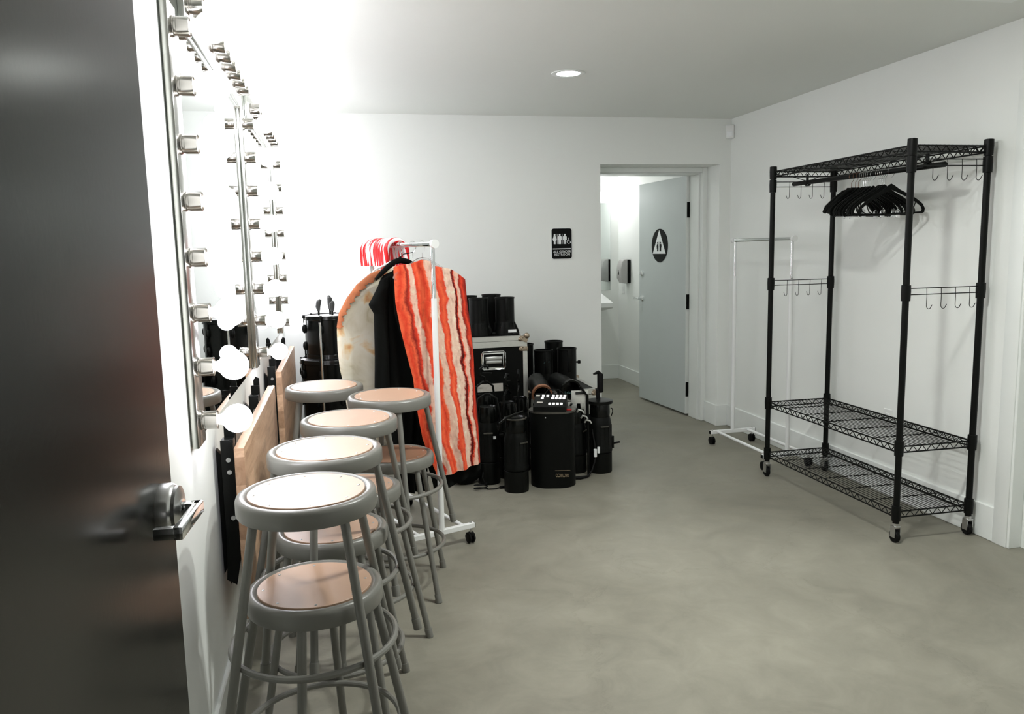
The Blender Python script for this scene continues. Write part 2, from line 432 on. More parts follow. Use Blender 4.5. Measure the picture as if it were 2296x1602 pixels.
# right-hand doorway casing and jamb
mb = MB()
mb.box(XR - .016, XR, DY1, DY1 + .085, 0, DZ + .08, 0.004, 2)
mb.box(XR - .016, XR, DY0 - .08, DY0, 0, DZ + .08, 0.004, 2)
mb.box(XR - .016, XR, DY0, DY1, DZ, DZ + .08, 0.004, 2)
mb.box(XR - .01, XR + .06, DY1 - .012, DY1 + .002, 0, DZ, 0.002, 1)
mb.box(XR + .06, XR + .14, DY1 - .03, DY1 + .002, 0, DZ, 0.002, 1)
mb.box(XR - .01, XR + .14, DY0 - .002, DY0 + .012, 0, DZ, 0.002, 1)
struct('trim_2', mb, M['trim'])
d3 = thing('door_3', 'white door in the right wall at the picture edge', 'door', (XR + .09, 2.22, 0)); d3['kind'] = 'structure'
mb = MB(); mb.box(0, .042, 0, .862, .012, DZ - .004, .002, 1); obj('door_leaf', mb, M['trim'], d3)

# restroom door: leaf swung into the restroom
d1 = thing('door_1', 'grey restroom door standing open into the restroom', 'door', (2.972, 6.455, 0), math.radians(5.0)); d1['kind'] = 'structure'
LW = 0.905
mb = MB(); mb.box(-.045, 0.0, 0.0, LW, .018, 2.085, .002, 1); leaf1 = obj('door_leaf', mb, M['rdoor'], d1)
mb = MB(); mb.box(-.0455, .0005, -.003, .0, .018, 2.085); obj('door_edge', mb, M['trim'], d1)
for z in (0.235, 1.01, 1.80):
    mb = MB(); mb.box(-.042, -.002, -.007, -.002, z - .065, z + .065, .001, 1); mb.cyl((.006, -.009, z - .066), (.006, -.009, z + .066), .009, n=12)
    mb.box(.006, .036, -.012, -.004, z - .065, z + .065)
    obj('hinge', mb, M['black'], d1)
mb = MB(); mb.lathe([(0, 0), (.030, 0), (.030, .008), (.022, .014), (.013, .016), (.013, .050), (0, .05)], 20, M=Matrix.Rotation(-PI / 2, 4, 'Y') @ Matrix.Identity(4))
mb.box(-.056, -.042, -.012, .012, -.010, .010, .003); mb.box(-.058, -.044, 0.0, .105, -.009, .009, .004)
obj('lever_handle', mb, M['chrome'], d1, loc=(-.045, LW - .07, 1.0))
mb = MB(); mb.lathe([(0, 0), (.026, 0), (.026, .012), (.018, .018), (0, .018)], 20, M=Matrix.Rotation(-PI / 2, 4, 'Y')); mb.box(-.034, -.016, -.005, .005, -.014, .014, .002)
obj('deadbolt', mb, M['chrome'], d1, loc=(-.045, LW - .07, 1.24))
def sgn(parent, name, label=None):
    return parent
# round sign on the door (local plane: y along the leaf, z up, facing -x)
def circ(cx, cy, r, n=40): return [(cx + r * math.cos(2 * PI * i / n), cy + r * math.sin(2 * PI * i / n)) for i in range(n)]
SM = Matrix(((0, 0, -1, 0), (-1, 0, 0, 0), (0, 1, 0, 0), (0, 0, 0, 1)))  # local x -> -y, local y -> z, local z -> -x
def person(mb, cx, cy, h, d0, d1, Mx, kind):
    r = h * .095
    mb.prism(circ(cx, cy + h * .5 - r, r, 16), d0, d1, Mx)
    t = cy + h * .28; b = cy - h * .5; w = h * .125
    if kind == 'w':
        pts = [(cx - w * .8, t), (cx + w * .8, t), (cx + w * 1.7, t - h * .34), (cx + w * 1.2, t - h * .36), (cx + w * 1.35, cy - h * .2), (cx + w * .7, cy - h * .2), (cx + w * .7, b), (cx - w * .7, b), (cx - w * .7, cy - h * .2), (cx - w * 1.35, cy - h * .2), (cx - w * 1.2, t - h * .36), (cx - w * 1.7, t - h * .34)]
    else:
        pts = [(cx - w * 1.2, t), (cx + w * 1.2, t), (cx + w * 1.55, t - h * .08), (cx + w * 1.55, t - h * .38), (cx + w * 1.05, t - h * .38), (cx + w, b), (cx + w * .12, b), (cx + w * .06, cy - h * .1), (cx - w * .06, cy - h * .1), (cx - w * .12, b), (cx - w, b), (cx - w * 1.05, t - h * .38), (cx - w * 1.55, t - h * .38), (cx - w * 1.55, t - h * .08)]
    mb.prism(pts, d0, d1, Mx)
mb = MB(); mb.prism(circ(0, 0, .152, 48), 0, .006, SM); rs = obj('restroom_sign', mb, M['signblack'], d1, loc=(-.045, LW * .53, 1.502))
mb = MB(); mb.prism([(-.125, -.075), (.125, -.075), (0, .14)], .006, .009, SM); obj('triangle', mb, M['signwhite'], rs)
mb = MB(); person(mb, -.03, -.01, .085, .009, .0105, SM, 'w'); person(mb, .03, -.01, .085, .009, .0105, SM, 'm'); mb.prism([(-.002, -.052), (.002, -.052), (.002, .034), (-.002, .034)], .009, .0105, SM)
obj('pictogram', mb, M['signblack'], rs)

# near dark door, open along the left wall
hv, fv = Vector((-.376, .60, 0)), Vector((-.3185, 1.505, 0))
ang = math.atan2(-(fv.x - hv.x), fv.y - hv.y)
d2 = thing('door_2', 'dark glossy door standing open at the left edge with a steel lever', 'door', hv, ang); d2['kind'] = 'structure'
L2 = (fv - hv).length
mb = MB(); mb.box(-.040, 0, 0, L2, .012, 2.10, .002, 1); obj('door_leaf', mb, M['dark_door'], d2)
hy, hz = L2 - .07, 1.047
RXM = Matrix.Rotation(PI / 2, 4, 'Y')
mb = MB(); mb.lathe([(0, 0), (.046, 0), (.046, .016), (.043, .022), (.040, .024), (.040, .030), (.026, .034), (0, .034)], 40, M=RXM)
hd = obj('door_handle', mb, M['steel'], d2, loc=(0, hy, hz))
mb = MB(); mb.cyl((.03, 0, 0), (.036, 0, 0), .017, n=24)
mb.box(.030, .066, -.011, .011, -.011, .011, .003); mb.box(.052, .068, -.135, .011, -.011, .011, .003); mb.box(.022, .066, -.135, -.117, -.010, .010, .003)
obj('lever', mb, M['chrome'], hd)
mb = MB(); mb.box(-.035, -.008, L2 - .001, L2 + .0015, hz - .06, hz + .06); obj('latch_plate', mb, M['steel'], d2)
for z in (.25, 1.05, 1.85):
    mb = MB(); mb.cyl((-.0, -.008, z - .055), (-.0, -.008, z + .055), .008, n=12); mb.box(-.04, -.004, -.006, -.0005, z - .055, z + .055); obj('hinge', mb, M['black'], d2)

# ------------------------------------------------------------------ lit vanity mirrors
XM, XF = -0.416, -0.398
def socket_mesh():
    mb = MB(); mb.lathe([(0, 0), (.0275, 0), (.0275, .004), (.0245, .006), (.0245, .012), (.0255, .013), (.0255, .042), (.0265, .044), (.024, .045), (.0235, .036), (0, .036)], 28, M=RXM)
    return mb.mesh('socket')
def bulb_mesh():
    prof = [(0, 0), (.013, 0), (.014, .008)]
    r, cz = .0405, .052
    a0 = math.asin(.018 / r)
    for i in range(13):
        a = PI - a0 - (PI - a0) * i / 12
        prof.append((max(r * math.sin(a), 0.0 if i == 12 else 1e-4), cz + r * math.cos(a)))
    prof[-1] = (0, cz + r)
    mb = MB(); mb.lathe(prof, 20, M=RXM)
    me = mb.mesh('bulb', 80); me.materials.append(M['bulb']); return me
SOCK, BULB = socket_mesh(), bulb_mesh(); SOCK.materials.append(M['socket'])
def wall_mirror(y0, y1, z0, z1, label):
    t = thing('wall_mirror', label, 'mirror', (XL, y0, z0), 0, 'frameless mirrors on the side wall')
    mb = MB(); mb.box(.0005, XM - XL, 0, y1 - y0, 0, z1 - z0, .0008, 1); obj('mirror_glass', mb, M['mirror'], t)
wall_mirror(2.262, 3.868, .965, 2.31, 'frameless wall mirror nearer the dark door, between the first two bulb columns')
wall_mirror(3.870, 5.66, .965, 2.31, 'frameless wall mirror farther from the dark door, ending at the last bulb column')
def light_bar(a, b, c, n, first, step, vertical, label):
    """bar from a to b along z (vertical, centred on y = c) or along y (horizontal, centred on z = c)"""
    w = .115
    o = (XM, c - w / 2, a) if vertical else (XM, a, c - w / 2)
    v = thing('vanity_light_bar', label, 'light bar', o, 0, 'globe bulb light bars around the mirrors')
    mb = MB(); d = XF - XM
    if vertical: mb.box(0, d, 0, w, 0, b - a, .002, 2)
    else: mb.box(0, d, 0, b - a, 0, w, .002, 2)
    obj('housing', mb, M['brushed'], v)
    for i in range(n):
        q = first + step * i
        s = bpy.data.objects.new('socket', SOCK); COL.objects.link(s); s.parent = v
        s.location = (d, w / 2, q - a) if vertical else (d, q - a, w / 2)
        k = bpy.data.objects.new('bulb', BULB); COL.objects.link(k); k.parent = s; k.location = (.044, 0, 0)
for cy, w in ((2.307, 'upright row of lit globe bulbs nearest the dark door'), (3.905, 'upright row of lit globe bulbs where the two wall mirrors meet'), (5.612, 'upright row of lit globe bulbs nearest the back corner')):
    light_bar(.963, 2.142, cy, 8, 1.031, .150, True, w)
light_bar(2.515, 3.875, 2.2125, 9, 2.582, .1525, False, 'horizontal row of lit globe bulbs over the nearer wall mirror')
light_bar(4.160, 5.590, 2.2125, 9, 4.290, .1525, False, 'horizontal row of lit globe bulbs over the farther wall mirror')

# ------------------------------------------------------------------ fold-down counters hanging under the mirrors
def counter(y0, y1, label, zt=.880, zb=.309):
    t = thing('folding_counter', label, 'counter', (XL + .002, y0, zb), 0, 'fold-down counters below the mirrors')
    L, H = y1 - y0, zt - zb
    MY = Matrix(((1, 0, 0, 0), (0, 0, 1, 0), (0, 1, 0, 0), (0, 0, 0, 1)))
    mb = MB(); mb.box(.061, .093, 0, L, 0, H, .003, 2); obj('tabletop', mb, M['wood'], t)
    for yc in (.03, L - .40):
        mb = MB()
        # wall plate, hinged arm folded flat against the counter, catch above it
        mb.prism([(0, .14), (.030, .20), (.030, .52), (0, .56)], yc + .02, yc + .05, MY, .001)
        mb.prism([(.014, .14), (.044, .12), (.060, .20), (.060, .585), (.050, .598), (.022, .598), (.022, .30), (.020, .22)], yc - .03, yc - .024, MY, .001)
        mb.prism([(.024, .12), (.060, .20), (.060, .598), (.024, .598)], yc - .024, yc + .02, MY, .001)
        mb.prism([(.036, .56), (.060, .56), (.060, .660), (.046, .668), (.036, .650)], yc + .05, yc + .056, MY)
        mb.prism([(.028, .50), (.060, .50), (.060, .634), (.028, .634)], yc + .022, yc + .028, MY)
        br = obj('bracket', mb, M['black'], t)
        for (x, z) in ((.044, .535), (.045, .495), (.047, .345)):
            mb = MB(); mb.cyl((x, yc - .034, z), (x, yc - .030, z), .0075, n=12); obj('screw', mb, M['steel'], br)
    return t
counter(2.587, 3.83, 'wooden fold-down counter on black brackets, nearest the dark door')
counter(4.28, 5.50, 'wooden fold-down counter farther along the wall, beside the drums')

# ------------------------------------------------------------------ stacked stools
def make_stool():
    t = thing('stool', '', 'stool', (0, 0, 0), 0, 'grey metal stools stacked in pairs along the wall')
    mb = MB()
    mb.lathe([(0, .603), (.148, .603), (.152, .606), (.160, .6105), (.168, .610), (.175, .606), (.178, .598), (.178, .566), (.176, .562), (.172, .564), (.171, .592), (.15, .598), (0, .598)], 64)
    obj('seat_pan', mb, M['stool'], t, ang=50)
    mb = MB(); mb.lathe([(0, .6055), (.06, .606), (.125, .6085), (.1475, .6105), (.1485, .6095), (.1485, .603), (0, .603)], 64)
    sp = obj('seat_panel', mb, M['hardboard'], t, ang=40)
    for k in range(8):
        a = 2 * PI * (k + .3) / 8
        mb = MB(); mb.sphere((.133 * math.cos(a), .133 * math.sin(a), .609), .0042, 10, 6, (1, 1, .5)); obj('rivet', mb, M['steel'], sp)
    for k in range(4):
        a = PI / 2 * k; c, s = math.cos(a), math.sin(a)
        P = lambda r, z: (r * c, r * s, z)
        mb = MB(); mb.tube([P(.150, .598), P(.155, .575), P(.213, .29), P(.268, .02)], .0118, 14)
        lg = obj('leg', mb, M['stool'], t)
        mb = MB(); mb.tube([P(.2648, .036), P(.266, .030), P(.272, .0)], [.0138, .0148, .0148], 14); obj('foot_cap', mb, M['stool'], lg)
    mb = MB(); mb.tube([(.2115 * math.cos(2 * PI * i / 56), .2115 * math.sin(2 * PI * i / 56), .205) for i in range(56)], .0088, 10, closed=True)
    obj('foot_ring', mb, M['stool'], t)
    return t
ST = make_stool()
DZ_ST = .268
pairs = [  # upper x, y, lower x, y, upper rotation, lower rotation, words
    (-.112, 2.060, -.106, 2.094, 36, 79, 'nearest the dark door'),
    (-.074, 2.512, -.067, 2.546, -12, 33, 'second from the dark door'),
    (.006, 2.965, .010, 2.999, 30, 75, 'third from the dark door'),
    (-.098, 3.755, -.094, 3.789, 45, 90, 'just before the drums'),
    (.182, 3.412, .188, 3.446, 10, 35, 'beside the bacon costume'),
]
first = True
for (ux, uy, lx, ly, ru, rl, w) in pairs:
    for lv in (0, 1):
        lab = ('grey metal stool on the floor, lower of the pair ' if lv == 0 else 'grey metal stool stacked on another, upper of the pair ') + w
        if lv == 0:
            loc = (lx, ly, 0); rot = (0, 0, math.radians(rl))
        else:
            loc = (ux, uy + .012, DZ_ST)
            rot = tuple((Matrix.Rotation(math.radians(.6), 3, 'X') @ Matrix.Rotation(math.radians(ru), 3, 'Z')).to_euler())
        if first:
            ST.location = loc; ST.rotation_euler = rot; ST['label'] = lab; first = False; s = ST
        else:
            s = dup(ST, lab, loc, rot)
        if lv == 0 and 'bacon' in w:   # lower stool by the costume: seat colour darkened to stand for shade
            for c in s.children:
                if c.name.startswith('seat_panel'):
                    c.data = c.data.copy(); c.data.materials[0] = M['hardboard_shaded']

# ------------------------------------------------------------------ white rolling garment racks
def garment_rack(label, loc, rot, L=.74, ztop=1.522):
    t = thing('garment_rack', label, 'clothes rack', loc, rot, 'white rolling garment racks')
    for y in (0, L):
        mb = MB(); mb.box(-.185, .185, y - .0125, y + .0125, .082, .108, .002, 1)
        bb = obj('base_bar', mb, M['white_metal'], t)
        for s in (-1, 1):
            mb = MB(); mb.box(s * .1855 - .0015, s * .1855 + .0015, y - .0118, y + .0118, .083, .107); obj('end_plug', mb, M['black_matte'], bb)
            mb = MB(); mb.cyl((s * .165, y, .082), (s * .165, y, .055), .007, n=10); mb.cyl((s * .165, y, .108), (s * .165, y, .116), .006, n=8)
            c = obj('caster', mb, M['steel'], t)
            mb = MB()
            for q in (-1, 1):
                mb.lathe([(0, -.008), (.022, -.008), (.030, -.004), (.030, .004), (.022, .008), (0, .008)], 8, M=Matrix.Translation((s * .165 + q * .011, y + .006, .030)) @ Matrix.Rotation(PI / 2, 4, 'Y'))
            mb.box(s * .165 - .010, s * .165 + .010, y - .014, y + .014, .040, .060, .003, 1)
            obj('wheel', mb, M['rubber'], c)
    for s in (-1, 1):
        mb = MB(); mb.cyl((s * .125, 0, .097), (s * .125, L, .097), .0105, n=12); obj('base_rail', mb, M['white_metal'], t)
    for y in (0, L):
        mb = MB(); mb.cyl((0, y, .10), (0, y, 1.262), .0142, n=16); obj('upright', mb, M['white_metal'], t)
        mb = MB(); mb.cyl((0, y, 1.255), (0, y, ztop), .0108, n=16); obj('upper_pole', mb, M['chrome'], t)
    mb = MB(); mb.cyl((0, -.01, ztop), (0, L + .01, ztop), .0125, n=20); hb = obj('hanging_rail', mb, M['chrome'], t)
    for y, e in ((-.01, -1), (L + .01, 1)):
        mb = MB(); mb.cyl((0, y, ztop), (0, y + e * .022, ztop), .0205, n=24); obj('end_cap', mb, M['white_plastic'], hb)
    return t
RA = dict(x=.435, y=3.82, a=math.radians(20.5))
garment_rack('white rolling clothes rack with chrome rail holding the bacon costume and candy canes', (RA['x'], RA['y'], 0), RA['a'])
garment_rack('empty white rolling clothes rack with chrome rail in the corner by the restroom', (2.857, 4.68, 0), math.radians(.8))
def on_rack(t, u=0.0, z=0.0):
    a = RA['a']
    return (RA['x'] + u * math.cos(a) - t * math.sin(a), RA['y'] + u * math.sin(a) + t * math.cos(a), z)

# ------------------------------------------------------------------ costumes (cloth bodies with thickness)
def lerp_prof(prof, x):
    if x >= prof[0][0]: return prof[0][1]
    for (a, va), (b, vb) in zip(prof, prof[1:]):
        if a >= x >= b:
            return va + (vb - va) * (a - x) / (a - b) if a != b else va
    return prof[-1][1]
def lerp_up(prof, x):
    if x <= prof[0][0]: return prof[0][1]
    for (a, va), (b, vb) in zip(prof, prof[1:]):
        if a <= x <= b:
            return va + (vb - va) * (x - a) / (b - a)
    return prof[-1][1]
def cloth(left, right, top, bot, thick=.03, fold=.008, ph=0.0, nu=40, nv=60, freq=5.0, seed=1):
    """left/right: (z, u) lists from the top down; top/bot: (s, z) lists for s in 0..1"""
    mb = MB(); rnd = random.Random(seed)
    p2 = rnd.random() * 6
    def pt(i, j, side):
        s = i / nu; t = j / nv
        z = lerp_up(top, s) * (1 - t) + lerp_up(bot, s) * t
        u = lerp_prof(left, z) * (1 - s) + lerp_prof(right, z) * s
        e = max(0.0, 1 - abs(2 * s - 1) ** 3.0) ** .6
        e *= min(1, t * 9 + .15)
        f = fold * (.3 + t) * (math.sin(freq * 2 * PI * s + ph + 1.2 * math.sin(3 * t + p2)) + .5 * math.sin(2.3 * freq * PI * s + p2 + 2 * t))
        return (u, side * thick * .5 * e + f, z)
    g = {}
    for side in (-1, 1):
        for i in range(nu + 1):
            for j in range(nv + 1):
                if side == 1 and i in (0, nu):
                    g[side, i, j] = g[-1, i, j]
                else:
                    g[side, i, j] = mb.bm.verts.new(pt(i, j, side))
    for side in (-1, 1):
        for i in range(nu):
            for j in range(nv):
                q = [(i, j), (i + 1, j), (i + 1, j + 1), (i, j + 1)]
                mb._face([g[side, a, b] for a, b in q], [(a / nu, 1 - b / nv) for a, b in q])
    for j in (0, nv):
        for i in range(nu):
            q = [g[-1, i, j], g[-1, i + 1, j], g[1, i + 1, j], g[1, i, j]]
            vs = []
            for v in q:
                if v not in vs: vs.append(v)
            if len(vs) > 2: mb._face(vs)
    return mb
def hanger_mesh(w, drop, r, hook_r=.02, neck=.055, bar=True):
    """clothes hanger hanging in the local x-z plane, rail centre at the origin"""
    body = MB(); z0 = -neck - .012
    pts = [(-w, 0, z0 - drop), (-w * .93, 0, z0 - drop * .80), (-w * .45, 0, z0 - drop * .33), (-.03, 0, z0 - .006), (0, 0, z0), (.03, 0, z0 - .006), (w * .45, 0, z0 - drop * .33), (w * .93, 0, z0 - drop * .80), (w, 0, z0 - drop)]
    body.tube(pts, [r * .9, r, r, r * 1.1, r * 1.2, r * 1.1, r, r, r * .9], 8)
    if bar:
        body.tube([(-w, 0, z0 - drop), (-w * .9, 0, z0 - drop - .012), (w * .9, 0, z0 - drop - .012), (w, 0, z0 - drop)], r * .75, 8)
    hook = MB()
    R = hook_r
    pts = arc((0, 0, -.014 + R - .0), R, -60, 190, 18)
    pts = [(x, y, z) for (x, y, z) in reversed(arc((0, 0, .013 - R + .004), R, -10, 180, 16))]
    pts = list(reversed(pts)) if pts[0][0] > 0 else pts
    # starts at left tip, goes over the rail and down into the neck
    tail = [(R * .98, 0, -.012), (R * .6, 0, -.028), (0.0, 0, -.042), (0, 0, z0 + .002)]
    hook.tube(pts + tail, .0018, 6)
    return body, hook

# bacon costume in front
bt = .10
bc = thing('bacon_costume', 'bacon-strip costume printed in red and pink, hanging on the white rack', 'costume', on_rack(bt, 0, 0), RA['a'])
bl = [(1.45, -.166), (1.42, -.165), (1.244, -.161), (1.12, -.140), (.98, -.109), (.867, -.082), (.754, -.075), (.66, -.062), (.558, -.046), (.45, -.008), (.37, .022)]
br_ = [(1.46, .215), (1.355, .223), (1.224, .232), (1.08, .250), (.947, .262), (.76, .269), (.569, .282), (.37, .286)]
tp = [(0, 1.415), (.08, 1.425), (.25, 1.430), (.40, 1.449), (.50, 1.440), (.58, 1.415), (.80, 1.398), (.9, 1.375), (1, 1.345)]
bo = [(0, .352), (.5, .368), (1, .392)]
obj('bacon_front', cloth(bl, br_, tp, bo, .045, .006, .4, 48, 90, 3.2, 3), M['bacon'], bc, loc=(0, -.012, 0), ang=80)
bl2 = [(1.45, -.150), (1.2, -.15), (.9, -.075), (.6, -.045), (.29, .03)]
br2 = [(1.40, .222), (1.32, .246), (1.036, .282), (.826, .290), (.56, .312), (.29, .314)]
tp2 = [(0, 1.40), (.4, 1.43), (.8, 1.38), (1, 1.32)]
bo2 = [(0, .262), (.4, .280), (1, .345)]
obj('black_back', cloth(bl2, br2, tp2, bo2, .03, .006, 1.4, 40, 60, 3, 4), M['cloth_black'], bc, loc=(0, .035, 0), ang=80)
ch = thing('clear_hanger', 'clear plastic hanger whose hook rises above the bacon costume', 'hanger', on_rack(bt + .01, 0, 1.522), RA['a'] + math.radians(8))
hb_, hk_ = hanger_mesh(.17, .09, .005)
obj('hanger_body', hb_, M['clear'], ch); obj('hook', hk_, M['clear'], ch)

# black garment behind it
gt = .215
bg = thing('black_garment', 'black long-sleeved garment hanging behind the bacon costume', 'garment', on_rack(gt, 0, 0), RA['a'])
gl = [(1.41, -.10), (1.396, -.136), (1.37, -.170), (1.33, -.192), (1.27, -.206), (1.1, -.188), (.85, -.160), (.72, -.16), (.50, -.155), (.25, -.150)]
gr = [(1.41, .07), (1.35, .17), (1.2, .19), (.85, .14), (.5, .03), (.25, .035)]
obj('body', cloth(gl, gr, [(0, 1.375), (.1, 1.398), (.35, 1.410), (.65, 1.410), (1, 1.36)], [(0, .27), (1, .25)], .05, .010, .2, 36, 60, 4, 8), M['cloth_black'], bg, ang=80)
sl = [(1.37, -.175), (1.30, -.212), (1.262, -.236), (1.237, -.254), (1.212, -.240), (1.19, -.226), (.979, -.232), (.83, -.239), (.82, -.239)]
sr = [(1.37, -.14), (1.2, -.15), (1.0, -.155), (.82, -.160)]
obj('sleeve', cloth(sl, sr, [(0, 1.355), (1, 1.372)], [(0, .824), (1, .820)], .055, .003, .9, 16, 60, 1.5, 9), M['cloth_black'], bg, loc=(0, -.012, 0), ang=80)
sr2 = [(1.37, .20), (1.2, .225), (1.0, .22), (.82, .215)]
sl2 = [(1.37, .14), (1.2, .15), (1.0, .155), (.82, .145)]
obj('sleeve', cloth(sl2, sr2, [(0, 1.36), (1, 1.345)], [(0, .82), (1, .824)], .055, .003, .2, 16, 60, 1.5, 10), M['cloth_black'], bg, loc=(0, .012, 0), ang=80)
bh = thing('black_hanger', 'thick black hanger holding the black garment on the white rack', 'hanger', on_rack(gt, 0, 1.522), RA['a'])
mb = MB(); mb.tube([(-.205, 0, -.165), (-.175, 0, -.138), (-.140, 0, -.108), (-.105, 0, -.084), (-.070, 0, -.075), (-.030, 0, -.084), (.03, 0, -.115), (.11, 0, -.165)], [.008, .012, .014, .0145, .015, .0145, .013, .009], 10)
mb.lathe([(0, -.072), (.008, -.070), (.007, -.060), (.004, -.057), (0, -.057)], 12, (-.07, 0, 0)); mb.tube([(-.07, 0, -.06), (-.05, 0, -.045), (0, 0, -.038)], .0022, 6)
obj('hanger_body', mb, M['cloth_black'], bh)
hb_, hk_ = hanger_mesh(.1, .05, .005); hb_.bm.free(); obj('hook', hk_, M['chrome'], bh)

# toast-coloured costume farther back
kt = .36
bd = thing('bread_costume', 'cream bread-slice costume with toasted crust, hanging behind the black garment', 'costume', on_rack(kt, 0, 0), RA['a'])
kl = [(1.43, -.08), (1.40, -.115), (1.38, -.172), (1.327, -.246), (1.263, -.301), (1.188, -.347), (1.111, -.362), (.999, -.364), (.909, -.357), (.851, -.346), (.70, -.33), (.50, -.31)]
kr = [(1.43, .08), (1.38, .13), (1.25, .15), (1.1, .14), (.9, .07), (.64, -.045), (.49, 0.002)]
ktop = [(0, 1.395), (.3, 1.415), (.7, 1.415), (1, 1.37)]
kbot = [(0, .50), (1, .487)]
obj('bread_front', cloth(kl, kr, ktop, kbot, .05, .005, .7, 40, 70, 2.2, 12), M['bread'], bd, ang=80)
def edge_strip(prof, za, zb, w0, w1, off):
    mb = MB(); n = 50; prev = None
    for i in range(n + 1):
        z = za + (zb - za) * i / n
        u = lerp_prof(prof, z)
        w = w0 + (w1 - w0) * i / n + .006 * math.sin(i * 1.1) + .004 * math.sin(i * 2.7)
        cur = [mb.bm.verts.new((u - .004, -.006, z + .003)), mb.bm.verts.new((u - .003, off, z)), mb.bm.verts.new((u + w, off - .006, z - w * .55)), mb.bm.verts.new((u + w, .002, z - w * .55))]
        if prev:
            for k in range(3): mb._face((prev[k], prev[k + 1], cur[k + 1], cur[k]))
            mb._face((prev[3], prev[0], cur[0], cur[3]))
        else: mb._face(cur)
        prev = cur
    mb._face(prev)
    return mb
obj('crust', edge_strip(kl, 1.398, 1.12, .030, .010, -.024), M['crust'], bd, ang=80)
kh = thing('white_hanger', 'pale hanger inside the shoulders of the bread costume', 'hanger', on_rack(kt, 0, 1.522), RA['a'])
hb_, hk_ = hanger_mesh(.16, .07, .005)
obj('hanger_body', hb_, M['white_plastic'], kh); obj('hook', hk_, M['chrome'], kh)

# candy canes hooked over the rail
NC = 10
def cane_mesh(k):
    rnd = random.Random(20 + k)
    r, R = .0142, .056
    mb = MB()
    pts = [(-R, 0, -R - .062)] + [(-R, 0, -R - .03)] + list(reversed([(x, y, z - R + .027) for (x, y, z) in arc((0, 0, 0), R, 0, 180, 18)]))
    pts = [(-R - .004, 0, -.105), (-R - .001, 0, -.07)] + [(R * math.cos(math.radians(180 - 10 * i)), 0, R * math.sin(math.radians(180 - 10 * i)) - R + .0278) for i in range(19)] + [(R, 0, -.10), (R, 0, -.20), (R, 0, -.32), (R, 0, -.44), (R, 0, -.55)]
    mb.tube(pts, [r * .8, r] + [r] * 19 + [r] * 4 + [r * .75], 14)
    return mb
ordn = ['nearest the capped rail end', 'second from the capped rail end', 'third from the capped rail end', 'fourth from the capped rail end', 'fifth from the capped rail end', 'sixth from the capped rail end', 'seventh from the capped rail end', 'third from the far end', 'second from the far end', 'farthest along the rail']
for k in range(NC):
    t = .405 + .0325 * k
    c = obj('candy_cane', cane_mesh(k), M['cane'], None, on_rack(t, -.002 - .0012 * k, 1.522), (0, 0, RA['a'] + math.radians([-5, -4, -3, -2, -3, -1, -2, 0, -1, -2][k])))
    tag(c, 'red and white candy cane hooked on the white rack, ' + ordn[k], 'candy cane', 'candy canes on the clothes rack')

# ------------------------------------------------------------------ black wire shelving unit with hanging rod
WX, WY = .209, .6125
wr = thing('wire_shelving_rack', 'tall black wire shelving rack on casters by the right wall', 'shelving rack', (2.846, 3.9375, 0))
SZ = (.158, .488, 1.93)
for sx in (-1, 1):
    for sy in (-1, 1):
        x, y = sx * WX, sy * WY
        mb = MB(); mb.cyl((x, y, .095), (x, y, 1.962), .0155, n=18)
        ps = obj('post', mb, M['black'], wr)
        for z in list(SZ) + [1.248, 1.85]:
            mb = MB(); mb.lathe([(.0155, -.045), (.021, -.045), (.0225, 0), (.0215, .03), (.0155, .032)], 18, (x, y, z)); obj('collar', mb, M['black'], ps)
        mb = MB(); mb.cyl((x, y, .10), (x, y, .088), .017, n=16); mb.box(x - .017, x + .017, y - .019, y + .019, .078, .088, .003)
        for q in (-1, 1): mb.box(x + q * .0155 - .0015, x + q * .0155 + .0015, y - .016, y + .018, .028, .08)
        cs = obj('caster', mb, M['steel'], wr)
        mb = MB(); mb.lathe([(0, -.011), (.028, -.011), (.0325, -.007), (.0325, .007), (.028, .011), (0, .011)], 24, M=Matrix.Translation((x, y + .004, .0325)) @ Matrix.Rotation(PI / 2, 4, 'Y'))
        obj('wheel', mb, M['rubber'], cs)
def wire_shelf(zt):
    mb = MB(); d = .030
    x1, y1 = WX, WY
    for z in (zt, zt - d):
        for s in (-1, 1):
            mb.cyl((s * x1, -y1, z), (s * x1, y1, z), .0040, n=6)
            mb.cyl((-x1, s * y1, z), (x1, s * y1, z), .0040, n=6)
    for s in (-1, 1):
        n = 44
        mb.tube([(s * x1, -y1 + 2 * y1 * i / n, zt if i % 2 else zt - d) for i in range(n + 1)], .0030, 5)
        n = 16
        mb.tube([(-x1 + 2 * x1 * i / n, s * y1, zt if i % 2 else zt - d) for i in range(n + 1)], .0030, 5)
    for i in range(1, 19):
        x = -x1 + 2 * x1 * i / 19
        mb.cyl((x, -y1, zt + .003), (x, y1, zt + .003), .0017, n=5)
    for i in range(1, 6):
        y = -y1 + 2 * y1 * i / 6
        mb.tube([(-x1 + 2 * x1 * k / 20, y, zt - (.004 if k % 2 else .0)) for k in range(21)], .0028, 6)
    return mb
for z in SZ: obj('shelf', wire_shelf(z), M['black'], wr)
